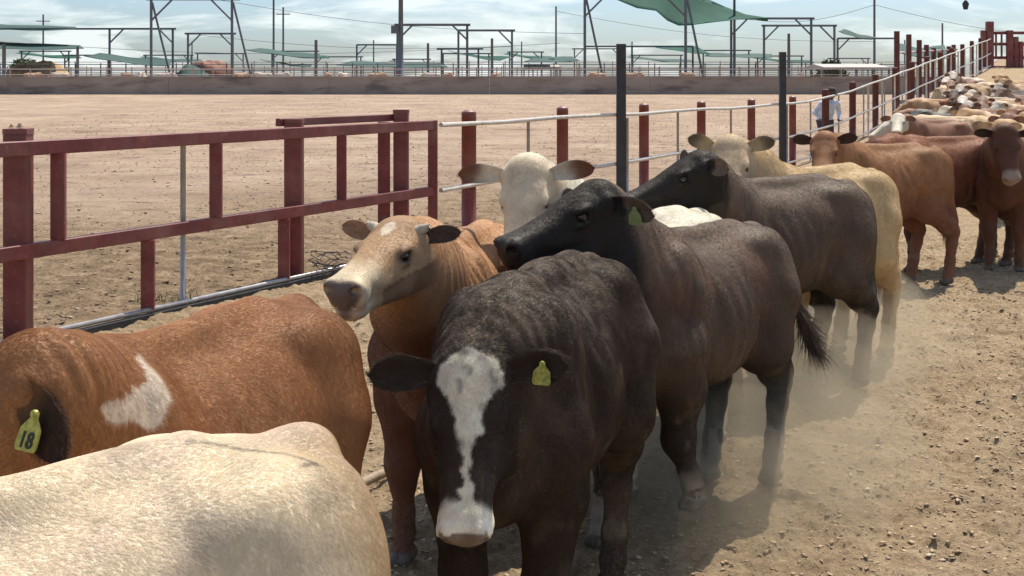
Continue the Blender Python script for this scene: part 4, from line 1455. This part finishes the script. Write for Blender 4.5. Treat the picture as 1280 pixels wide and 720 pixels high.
# ------------------------------------------------------------------ far concrete wall
WY = 91.0
zg = float(yard_z(np.array(WY)))
wall = empty('concrete_wall', (0, WY, zg))
x = -70.0
k = 0
while x < 34:
    wd = 11.4
    MB().bar((x + .012, 0, .57), (x + wd, 0, .57), .22, 1.22, (0, 0, 1), .06).build('panel', M['concrete'], wall)
    MB().bar((x, 0, 1.215), (x + wd, 0, 1.215), .30, .09, (0, 0, 1), .1).build('coping', M['concrete'], wall)
    x += wd; k += 1
tag(wall, 'long low brown concrete wall across the far side of the yard', 'wall')


# ------------------------------------------------------------------ far pens: rails, posts, shade frames
def pz(Y): return float(yard_z(np.array(float(Y))))


def pen_row(Y, x0, x1, step, h, label, mat='pink_pipe', r=.05, rails=4):
    root = empty('pipe_fence', (0, Y, pz(Y)))
    m = MB()
    for i in range(rails):
        z = h * (i + 1) / rails
        pbuild(MB().tube([(x0, 0, z), (x1, 0, z)], r * .8, 6), 'rail', M[mat], root, None, True)
    x = x0
    while x <= x1:
        pbuild(MB().tube([(x, 0, 0), (x, 0, h + .12)], r, 6), 'post', M[mat], root, None, True)
        x += step
    return tag(root, label, 'fence', 'pen fences behind the concrete wall')


pen_row(101, -46, 32, 1.6, 1.75, 'faded pipe fence just behind the concrete wall')
pen_row(122, -56, 38, 2.4, 2.3, 'pipe fence of the middle row of pens', 'far_steel', .055)
pen_row(136, -62, 44, 2.1, 2.2, 'pale pipe fence behind the middle row of pens', 'roof_pale', .05)
pen_row(150, -68, 50, 4.2, 3.0, 'farthest pipe fence, its top rail against the sky', 'pink_pipe', .055)


def frame(x0, x1, ytop, Y, label, br=(1, 1), wd=.17, ext=(0, 0), aframe=False):
    g0 = pz(Y)
    A = at(x0, ytop, Y); B = at(x1, ytop, Y)
    root = empty('shade_structure', (A.x, Y, g0))
    o = root.location
    loc = lambda v: Vector(v) - o
    E0 = at(x0 + ext[0], ytop, Y); E1 = at(x1 + ext[1], ytop, Y)
    MB().bar(loc(E0), loc(E1), wd, wd).build('beam', M['far_steel'], root)
    Lb = (A.z - g0) * .24
    for P_, s_, bb in ((A, 1, br[0]), (B, -1, br[1])):
        MB().bar(loc((P_.x, Y, g0)), loc((P_.x, Y, P_.z)), wd, wd, (0, 1, 0)).build('post', M['far_steel'], root)
        if bb: MB().bar(loc((P_.x, Y, P_.z - Lb)), loc((P_.x + s_ * Lb, Y, P_.z)), wd * .7, wd * .7, (0, 1, 0)).build('brace', M['far_steel'], root)
        if aframe:
            MB().bar(loc((P_.x + .1, Y, P_.z - .3)), loc((P_.x + 1.9, Y + .6, g0)), wd * .8, wd * .8, (0, 1, 0)).build('slanting_leg', M['far_steel'], root)
    return tag(root, label, 'shade frame', 'steel shade frames over the far pens')


frame(189, 290, -1, 118, 'tallest steel frame with slanting legs, left of centre', (1, 1), .22, (-6, 10), True)
frame(137, 216, 36, 128, 'steel frame left of the tall one, holding the dark net', (1, 1), .2, (-140, 4))
frame(235, 291, 42, 135, 'small steel frame inside the tall slanting one', (1, 1), .2, (-4, 4))
frame(497, 584, 31, 125, 'steel frame with a lamp box beside the thick mast', (1, 1), .24, (-4, 4))
frame(573, 640, 38, 132, 'steel frame right of the thick mast', (0, 1), .22, (0, 4))
frame(446, 496, 56, 140, 'low steel frame left of the thick mast', (1, 0), .18)
frame(552, 598, 61, 138, 'low steel frame holding the small green net', (0, 0), .2, (-6, 6))
frame(731, 857, -8, 116, 'tall steel frame carrying the big green net', (1, 1), .24, (-5, 8), True)
frame(914, 1014, 23, 124, 'steel frame tied to the tip of the big green net', (1, 1), .22, (-4, 4))
frame(955, 1043, 32, 134, 'steel frame behind the one at the tip of the green net', (1, 1), .22, (-3, 3))
frame(1047, 1120, 48, 138, 'steel frame nearest the rising white rails', (1, 0), .2, (0, 4))
frame(790, 866, 58, 142, 'low steel frame below the big green net', (0, 0), .2, (-60, 0))


def pole(x, ytop, Y, r, label, arm=False):
    g0 = pz(Y); T = at(x, ytop, Y)
    root = empty('utility_pole', (T.x, Y, g0))
    MB().tube([(0, 0, 0), (0, 0, T.z - g0)], [r, r * .8], 8).build('mast', M['far_steel'], root, True)
    if arm: MB().bar((-.9, 0, T.z - g0 - .9), (.9, 0, T.z - g0 - .9), .12).build('crossarm', M['far_steel'], root)
    return tag(root, label, 'pole', 'masts and poles beyond the pens')


pole(54, 18, 170, .14, 'pole with a crossarm near the left edge of the sky', True)
pole(342, -12, 140, .13, 'slim mast left of a shorter pole, right of the tall slanting frame')
pole(354, 9, 165, .14, 'shorter pole with a crossarm beside the slim mast', True)
pole(395, 50, 112, .16, 'short thick pole left of the low frame')
pole(501, -14, 120, .26, 'thickest mast, in front of the frame with the lamp box')
pole(535, 54, 118, .14, 'short pole right of the thickest mast')
pole(615, 48, 122, .15, 'short dark pole between the frames and the tall post')
pole(695, 8, 170, .14, 'lone slim pole left of the tall slanting frame with the green net')
pole(1093, -12, 150, .16, 'lone mast over the rising fence')
pole(1178, 29, 160, .14, 'short pole above the far dark net')
pole(918, -14, 119, .14, 'slim mast at the tip of the big green net')
pole(986, 42, 115, .16, 'short dark pole between the two frames on the right')
pole(97, 58, 112, .15, 'short dark pole at the left pens')
pole(5, 55, 110, .2, 'short pole at the left edge behind the wall')
pole(240, 52, 165, .1, 'thin distant pole behind the small frame')
pole(467, 50, 165, .1, 'thin distant pole left of the lamp box')
pole(652, 52, 168, .1, 'thin distant pole in the gap left of the lone slim pole')
pole(760 + 30, 52, 168, .1, 'thin distant pole right of the tall dark post')
pole(1131, 50, 150, .1, 'thin distant pole beside the far dark net')

lamp = at(493, 36, 120)
m = MB().bar(lamp + Vector((0, -.3, .3)), lamp + Vector((0, -.3, -.45)), .55, .5, (0, 1, 0))
tag(m.build('lamp_box', M['far_steel']), 'grey lamp box on the frame beside the thickest mast', 'lamp')


def net(pts, Y, label, mat='cloth_dark', depth=6, sag=.5, cols=16, gname='shade nets over the far pens'):
    """net hung between two edges: pts = [(xa,ya,xb,yb) near edge, far edge]"""
    (xa, ya, xb, yb), (xc, yc, xd, yd) = pts
    rows = []
    for i in range(7):
        t = i / 6
        row = []
        for j in range(cols + 1):
            s_ = j / cols
            p0 = at(xa + (xb - xa) * s_, ya + (yb - ya) * s_, Y)
            p1 = at(xc + (xd - xc) * s_, yc + (yd - yc) * s_, Y + depth)
            p = p0.lerp(p1, t)
            p.z -= sag * math.sin(math.pi * s_) * (.5 + .5 * math.sin(math.pi * t)) + .035 * math.sin(s_ * 11 + t * 3)
            row.append(p)
        rows.append(row)
    return tag(MB().sheet(rows, .03).build('shade_net', M[mat], None, True), label, 'shade net', gname)


net([(-60, 34, 95, 37), (-60, 25, 95, 33)], 126, 'dark green net along the top of the left frame', 'cloth_dark', 8, .3)
net([(-60, 58, 105, 61), (-60, 47, 100, 56)], 120, 'lower dark green net at the left edge', 'cloth_dark', 8, .3)
net([(105, 70, 212, 83), (125, 66, 215, 74)], 118, 'dark net sloping down below the tallest frame', 'cloth_dark', 9, .3)
net([(305, 62, 400, 73), (325, 60, 400, 67)], 122, 'thin dark net right of the tallest frame', 'cloth_dark', 9, .2)
net([(325, 74, 388, 84), (345, 77, 390, 80)], 116, 'low dark net close above the wall, right of the tallest frame', 'cloth_dark', 9, .2)
net([(420, 81, 560, 84), (440, 76, 550, 78)], 130, 'low grey net below the low frame', 'cloth_dark', 9, .2)
net([(560, 63, 625, 76), (575, 66, 640, 70)], 137, 'small green net on the low frame', 'net', 9, .3)
net([(655, 77, 725, 76), (670, 70, 715, 70)], 140, 'grey green net lying low left of the green net frame', 'cloth_dark', 12, .2)
net([(815, 58, 888, 68), (830, 58, 870, 57)], 140, 'low green net under the big green net', 'net', 14, .2)
net([(880, 70, 965, 72), (885, 66, 965, 67)], 136, 'grey net right of the low green net', 'cloth_dark', 14, .1)
net([(1048, 39, 1090, 50), (1055, 36, 1095, 46)], 137, 'torn dark net on the frame nearest the rising rails', 'cloth_dark', 3, .3)
net([(1122, 64, 1185, 68), (1125, 54, 1180, 55)], 70, 'dark net over the pens beside the rising fence', 'cloth_dark', 8, .5)


def coons(top, bot, Y, depth, label):
    cols = len(top)
    rows = []
    for i in range(9):
        t = i / 8
        row = []
        for j in range(cols):
            p0 = at(bot[j][0], bot[j][1], Y); p1 = at(top[j][0], top[j][1], Y + depth)
            p = p0.lerp(p1, t)
            p.z -= .25 * math.sin(math.pi * t) + .06 * math.sin(j * 1.7 + t * 5)
            row.append(p)
        rows.append(row)
    return tag(MB().sheet(rows, .03).build('shade_net', M['net'], None, True), label, 'shade net', 'shade nets over the far pens')


g6 = np.random.default_rng(66)
ordn = ['first', 'second', 'third', 'fourth', 'fifth', 'sixth', 'seventh', 'eighth', 'ninth', 'tenth', 'eleventh', 'twelfth', 'thirteenth', 'fourteenth']
for i in range(14):
    xa = 15 + i * 78 + g6.integers(-14, 14); wd_ = int(g6.integers(34, 62)); yt = int(g6.integers(60, 76)); Yd = 143 + (i * 5) % 17
    frame(xa, xa + wd_, yt, Yd, '%s from the left of the lowest frames just above the far wall' % ordn[i], (int(g6.integers(0, 2)), int(g6.integers(0, 2))), .15, (-3, 3))
    if i % 2 == 0:
        net([(xa - 8, yt + 2, xa + wd_ + 16, yt + 9), (xa - 2, yt + 1, xa + wd_ + 12, yt + 5)], Yd - 1, 'thin net under the %s of the lowest frames just above the wall' % ordn[i], 'net' if i % 4 == 0 else 'cloth_dark', 8, .3)

coons([(748, -30), (775, -29), (800, -28), (822, -26), (838, -22), (852, -16), (868, -8), (886, 0), (908, 9), (932, 17), (960, 22.2)],
      [(750, -12), (772, -1), (796, 10), (820, 14), (834, 25), (848, 31), (862, 32), (884, 29), (908, 25), (932, 23), (960, 23)],
      116, 5, 'big bright green shade net hanging against the sky')

# wires
for i, (x0, y0, x1, y1, Y) in enumerate(((240, -6, 730, 42, 160), (0, 52, 640, 58, 160), (918, 22, 1093, 6, 155), (1093, 6, 1400, 45, 155), (250, 44, 700, 54, 165), (695, 14, 1093, 52, 168))):
    A, B = at(x0, y0, Y), at(x1, y1, Y)
    pts = []
    for k in range(15):
        t = k / 14; p = A.lerp(B, t); p.z -= 1.2 * math.sin(math.pi * t); pts.append(p)
    tag(MB().tube(pts, .028, 5).build('power_line', M['far_steel'], None, True),
        ['sagging wire crossing the sky left of the thickest mast', 'low wire over the left pens', 'wire from the big green net to the lone mast', 'wire from the lone mast to the right edge',
         'wire just above the left frames', 'long low wire in the gap right of the green net'][i], 'wire', 'wires over the far pens')


def lump(name, c, rx, ry, rz_, mat, label, cat, seed, rough=.25, group=None):
    Vv = []
    n_, m_ = 36, 16
    g_ = []
    for i in range(m_ + 1):
        ph = math.pi / 2 * i / m_
        for j in range(n_):
            a_ = 2 * math.pi * j / n_
            g_.append((math.cos(a_) * math.cos(ph), math.sin(a_) * math.cos(ph), math.sin(ph)))
    g_ = np.array(g_)
    nz = fbm3(g_ + 5, 3.2, 4, seed)
    g_ = g_ * (1 + rough * (nz - .5) * 2)[:, None]
    vs = [(c[0] + p[0] * rx, c[1] + p[1] * ry, c[2] + max(p[2], 0) * rz_) for p in g_]
    fs = [(i * n_ + j, i * n_ + (j + 1) % n_, (i + 1) * n_ + (j + 1) % n_, (i + 1) * n_ + j) for i in range(m_) for j in range(n_)]
    o = MB().add(vs, fs).build(name, M[mat], None, True)
    return tag(o, label, cat, group)


lump('hay_stack', (at(265, 90, 130).x, 130, pz(130)), 2.6, 3, 2.9, 'rust_cover', 'rust brown covered stack under the small frame', 'stack', 3)
lump('hay_stack', (at(243, 90, 128).x, 128, pz(128)), 2.2, 3, 2.2, 'cloth_dark', 'dark netted stack beside the rust brown one', 'stack', 9)
lump('hay_stack', (at(45, 90, 132).x, 132, pz(132)), 3.6, 3, 2.7, 'hay', 'straw coloured hay stack behind the left wall', 'stack', 4)


def shed(x0, x1, ytop, ybot, Y, label, mat='roof_pale'):
    A = at(x0, ybot, Y); B = at(x1, ytop, Y)
    root = empty('shed', (A.x, Y, pz(Y)))
    wdt = B.x - A.x; zt = B.z - pz(Y); zb = A.z - pz(Y)
    MB().add([(0, 0, zb), (wdt, 0, zb), (wdt, 4, zt), (0, 4, zt), (wdt, 8, zb), (0, 8, zb), (0, 0, zb - .12), (wdt, 0, zb - .12), (wdt, 8, zb - .12), (0, 8, zb - .12)],
             [(0, 1, 2, 3), (3, 2, 4, 5), (6, 9, 8, 7), (0, 6, 7, 1), (4, 8, 9, 5), (1, 7, 8, 4, 2), (0, 3, 5, 9, 6)]).build('roof', M[mat], root)
    k = 0
    while k <= wdt:
        MB().bar((k, .2, 0), (k, .2, zb - .13), .15, .15, (0, 1, 0)).build('post', M['far_steel'], root); k += max(wdt / 4, 1)
    return tag(root, label, 'shed')


shed(1030, 1112, 79, 84, 108, 'pale low roofed shed by the end of the concrete wall')
shed(655, 700, 80, 85, 150, 'small grey roofed shed far behind the wall, left of the tall dark post', 'roof_pale')


def bush(x, ybase, Y, wpx, hpx, label, seed):
    g = np.random.default_rng(seed)
    c = at(x, ybase, Y); rx = wpx / F * Y / 2; rz_ = hpx / F * Y
    base = pz(Y)
    root = empty('bush', (c.x, Y, base))
    ht = c.z + rz_ - base
    n = 900
    th = g.random(n) * 6.28; r = np.sqrt(g.random(n)); zz = g.random(n)
    rad = rx * (.5 + .5 * np.sin(np.pi * np.clip(zz, .08, 1) ** .7)) * (.75 + .5 * vnoise2(th * 1.2, zz * 4, seed))
    P = np.stack([np.cos(th) * r * rad, np.sin(th) * r * rad, .3 + zz * (ht - .3)], 1)
    s = .12 + .16 * g.random(n)
    q = g.normal(size=(n, 3, 3)) * s[:, None, None]
    Vv = (P[:, None, :] + q).reshape(-1, 3)
    me = mesh_np('crown', Vv, np.arange(n * 3).reshape(-1, 3), False); me.materials.append(M['leaf'])
    cr = bpy.data.objects.new('crown', me); COL.objects.link(cr); cr.parent = root
    MB().tube([(0, 0, 0), (0, 0, ht * .6)], [.12, .05], 7).build('trunk', M['bark'], root)
    return tag(root, label, 'bush')


bush(1038, 88, 120, 40, 10, 'dusty green bush behind the wall near the pale shed', 3)
bush(30, 88, 138, 40, 12, 'dusty green bush at the hay stack behind the left wall', 5)

# a few far cattle: one mesh, copies
fc = make_cow((0, 0, -50), 0, 1.05, (.80, 0, -48.75), (.8, 0, -.5), solid((.35, .2, .12), (.4, .25, .15)), 'x', 'cattle in the far pens', h=.04, eyes=False, tail_sw=False, seed=90)
fc2 = make_cow((0, 0, -50), 0, 1.05, (.80, 0, -48.75), (.8, 0, -.5), solid((.55, .47, .38)), 'x', 'cattle in the far pens', h=.04, eyes=False, tail_sw=False, seed=91)
spots = [(205, 1), (160, 0), (178, 1), (300, 0), (330, 1), (352, 1), (410, 0), (430, 1), (470, 0), (540, 1), (560, 0), (620, 0), (748, 0), (790, 0), (860, 0), (1000, 1), (40, 0), (75, 1)]
placew = ['under the tallest frame', 'left of the tallest frame', 'between the left frames', 'right of the tallest frame', 'left of the slim mast', 'below the shorter pole',
          'right of the short thick pole', 'near the low frame', 'below the low frame', 'right of the thickest mast', 'below the small green net', 'below the short dark pole',
          'right of the slanting frame', 'right of the tall dark post', 'below the big green net', 'between the right hand frames', 'by the hay stack', 'right of the hay stack']
for i, (px, k) in enumerate(spots):
    src = (fc, fc2)[k]
    o = src.copy()
    COL.objects.link(o)
    Y = 106 + (i * 37 % 9)
    o.location = (at(px, 95, Y).x, Y, pz(Y) + .15)
    o.rotation_euler = (0, 0, (i * 2.4) % 6.28)
    tag(o, ('pale' if k else 'brown') + ' steer far behind the concrete wall ' + placew[i], 'steer', 'cattle in the far pens')
for s_ in (fc, fc2): bpy.data.objects.remove(s_)

# ------------------------------------------------------------------ red gate at the top of the slope
GYt = 60.5
c0 = at(1237, 60, GYt)
gb = float(lane_z(np.array(GYt)))
rg = empty('red_gate', (c0.x, GYt, gb))
o = rg.location
zt = lambda y: CAM_H - (y - HOR) / F * GYt - gb
X_ = lambda x: (x - 1237) / F * GYt
MB().bar((0, 0, 0), (0, 0, zt(27)), .32, .32, (0, 1, 0)).build('post', M['red'], rg)
MB().bar((X_(1229), 0, 0), (X_(1229), 0, zt(38)), .22, .22, (0, 1, 0)).build('post', M['red'], rg)
for x, y in ((1262, 38), (1270, 46), (1276, 52), (1290, 44), (1310, 44)):
    MB().bar((X_(x), 0, 0), (X_(x), 0, zt(y)), .2 if x != 1262 else .3, .2, (0, 1, 0)).build('post', M['red'], rg)
for y in (41, 55, 72, 84):
    MB().bar((0, .12, zt(y)), (X_(1340), .12, zt(y)), .12, .14).build('rail', M['red'], rg)
for x in (1245, 1252):
    MB().bar((X_(x), .0, zt(72)), (X_(x), .0, zt(41)), .08, .08, (0, 1, 0)).build('bar', M['red'], rg)
tag(rg, 'tall red steel gate at the top of the slope, right edge', 'gate')

# second row of tall brown posts beyond the rising fence
bf = tag(empty('pen_fence', (0, 0, 0)), 'tall brown posts with pink rails beyond the rising white rail fence', 'fence')
for i, (px, yt) in enumerate(((1121, 39), (1136, 43), (1149, 50), (1158, 56), (1167, 60), (1176, 62), (1186, 58), (1192, 56))):
    Y = 46 + i * 2.2
    T = at(px, yt, Y); gg = float(ground_z(T.x, Y))
    MB().bar((T.x, Y, gg - .1), (T.x, Y, T.z), .17, .17, (0, 1, 0)).build('post', M['red_dark'], bf)
for z0, z1, lb in ((66, 62, 'upper'), (84, 70, 'lower')):
    A = at(1119, z0, 46); B = at(1196, z1, 62)
    MB().tube([A, B], .04, 8).build('rail', M['pink_pipe'], bf, True)

# ------------------------------------------------------------------ man behind the rails
YM = 30.6
pm = at(1032, 150, YM)
gm = float(ground_z(pm.x, YM))
man = empty('person', (pm.x, YM, gm), 0)
Fd = Field((-.5, -.45, -.02), (.6, .45, 1.8), .014)
for sy in (1, -1):
    Fd.chain([(-.02, sy * .10, .88), (.03, sy * .11, .48), (-.02, sy * .11, .08)], [.105, .065, .045], .04)
    Fd.cone((-.02, sy * .11, .05), (.13, sy * .12, .03), .045, .032, .02)
Fd.chain([(-.02, 0, .92), (.02, 0, 1.12), (.10, 0, 1.32)], [.15, .15, .16], .06)
for sy in (1, -1):
    Fd.cone((.10, 0, 1.36), (.12, sy * .17, 1.36), .10, .078, .05)
    Fd.chain([(.12, sy * .20, 1.34), (.04, sy * .31, 1.10), (.14, sy * .24, .92)], [.068, .052, .038], .03)
    hb = np.array((.17, sy * .225, .89))
    Fd.cone(hb - np.array((.03, 0, 0)), hb + np.array((.03, 0, 0)), .032, .034, .02)
    for k in range(4):
        Fd.cone(hb + np.array((.03, (k - 1.5) * .018, .01)), hb + np.array((.09, (k - 1.5) * .020, -.015 - .004 * k)), .0105, .0095, .004)
    Fd.cone(hb + np.array((0, -sy * .03, .01)), hb + np.array((.04, -sy * .055, .0)), .012, .010, .006)
Fd.chain([(.12, 0, 1.42), (.16, 0, 1.52)], [.062, .056], .03)
Fd.ell((.19, 0, 1.61), (.098, .075, .118), .02)
Fd.ell((.265, 0, 1.60), (.035, .016, .026), .01)
Fd.ell((.245, 0, 1.545), (.03, .035, .03), .02)
for sy in (1, -1):
    Fd.ell((.18, sy * .078, 1.60), (.022, .012, .032), .006)
    Fd.ell((.275, sy * .03, 1.63), (.014, .014, .010), .008, None, True)
Pv, Qd = Fd.surface()
mme = mesh_np('body', Pv, Qd)
for k_ in ('jacket', 'skin', 'jeans', 'hat'): mme.materials.append(M[k_])
ctr = Pv[Qd].mean(1)
mi = np.where(ctr[:, 2] < .90, 2, 0)
mi = np.where((ctr[:, 2] > 1.46) | ((np.abs(ctr[:, 1]) > .16) & (ctr[:, 2] < .93) & (ctr[:, 2] > .7) & (ctr[:, 0] > .06)), 1, mi)
mi = np.where(ctr[:, 2] < .09, 3, mi)
mme.polygons.foreach_set('material_index', mi.astype(np.int32))
mo = bpy.data.objects.new('body', mme); COL.objects.link(mo); mo.parent = man
hat = MB().tube([(.19, 0, 1.665), (.19, 0, 1.68), (.19, 0, 1.76), (.19, 0, 1.79), (.19, 0, 1.80)], [.095, .094, .086, .06, .01], 18)
hb_ = hat.build('hat', M['hat'], man, True)
MB().tube([(.20, 0, 1.662), (.20, 0, 1.674)], [.165, .155], 22).build('brim', M['hat'], hb_, True)
man.rotation_euler = (0, 0, R(-62))
man.scale = (1.1, 1.2, .86)
tag(man, 'man in a pale blue grey shirt and dark hat standing behind the white rails', 'person')

# bird in the upper right sky: small dark lamp on a cable
bt = at(1207, 6, 60)
tag(MB().tube([bt + Vector((0, 0, 3)), bt + Vector((0, 0, .18))], .02, 6).tube([bt + Vector((0, 0, .2)), bt + Vector((0, 0, .05)), bt + Vector((0, 0, -.22))], [.06, .16, .10], 10).build('hanging_lamp', M['dark_steel'], None, True),
    'small dark lamp hanging at the top right of the sky', 'lamp')

# ------------------------------------------------------------------ dust kicked up round the hooves
t = bpy.data.materials.new('dust_air'); t.use_nodes = True
tn = t.node_tree; tn.nodes.clear()
to_ = tn.nodes.new('ShaderNodeOutputMaterial'); pv = tn.nodes.new('ShaderNodeVolumePrincipled')
pv.inputs['Color'].default_value = (.93, .76, .52, 1)
pv.inputs['Density'].default_value = .36
pv.inputs['Anisotropy'].default_value = .2
tn.links.new(pv.outputs[0], to_.inputs['Volume'])
for i, (c, r_) in enumerate((((1.05, 6.3, .20), (1.0, 1.1, .42)), ((.9, 5.6, .12), (.75, .8, .36)), ((2.1, 8.5, .2), (.9, 1.1, .36)), ((.75, 5.0, .08), (.42, .45, .30)), ((1.25, 5.5, .06), (.40, .42, .26)), ((1.75, 7.2, .10), (.6, .6, .40)))):
    n_, m_ = 28, 18
    vs = []
    for a_ in range(m_ + 1):
        ph = math.pi * a_ / m_
        for b_ in range(n_):
            th = 2 * math.pi * b_ / n_
            d_ = Vector((math.sin(ph) * math.cos(th), math.sin(ph) * math.sin(th), math.cos(ph)))
            k_ = 1 + .22 * math.sin(3 * th + i) * math.sin(2 * ph + i) + .12 * math.sin(5 * th + 2 * i)
            vs.append(Vector(c) + Vector((d_.x * r_[0] * k_, d_.y * r_[1] * k_, d_.z * r_[2] * k_)))
    fs = [(a_ * n_ + b_, (a_ + 1) * n_ + b_, (a_ + 1) * n_ + (b_ + 1) % n_, a_ * n_ + (b_ + 1) % n_) for a_ in range(m_) for b_ in range(n_)]
    o = MB().add(vs, fs).build('dust_cloud', t, None, True)
    tag(o, ['thin dust hanging between the legs of the two dark steers', 'low dust at the hooves of the second black steer', 'faint dust behind the cream tan steer', 'puff of dust under the lifted front hoof', 'puff of dust at the white lower leg', 'puff of dust at the feet of the dark brown steer'][i], kind='stuff')
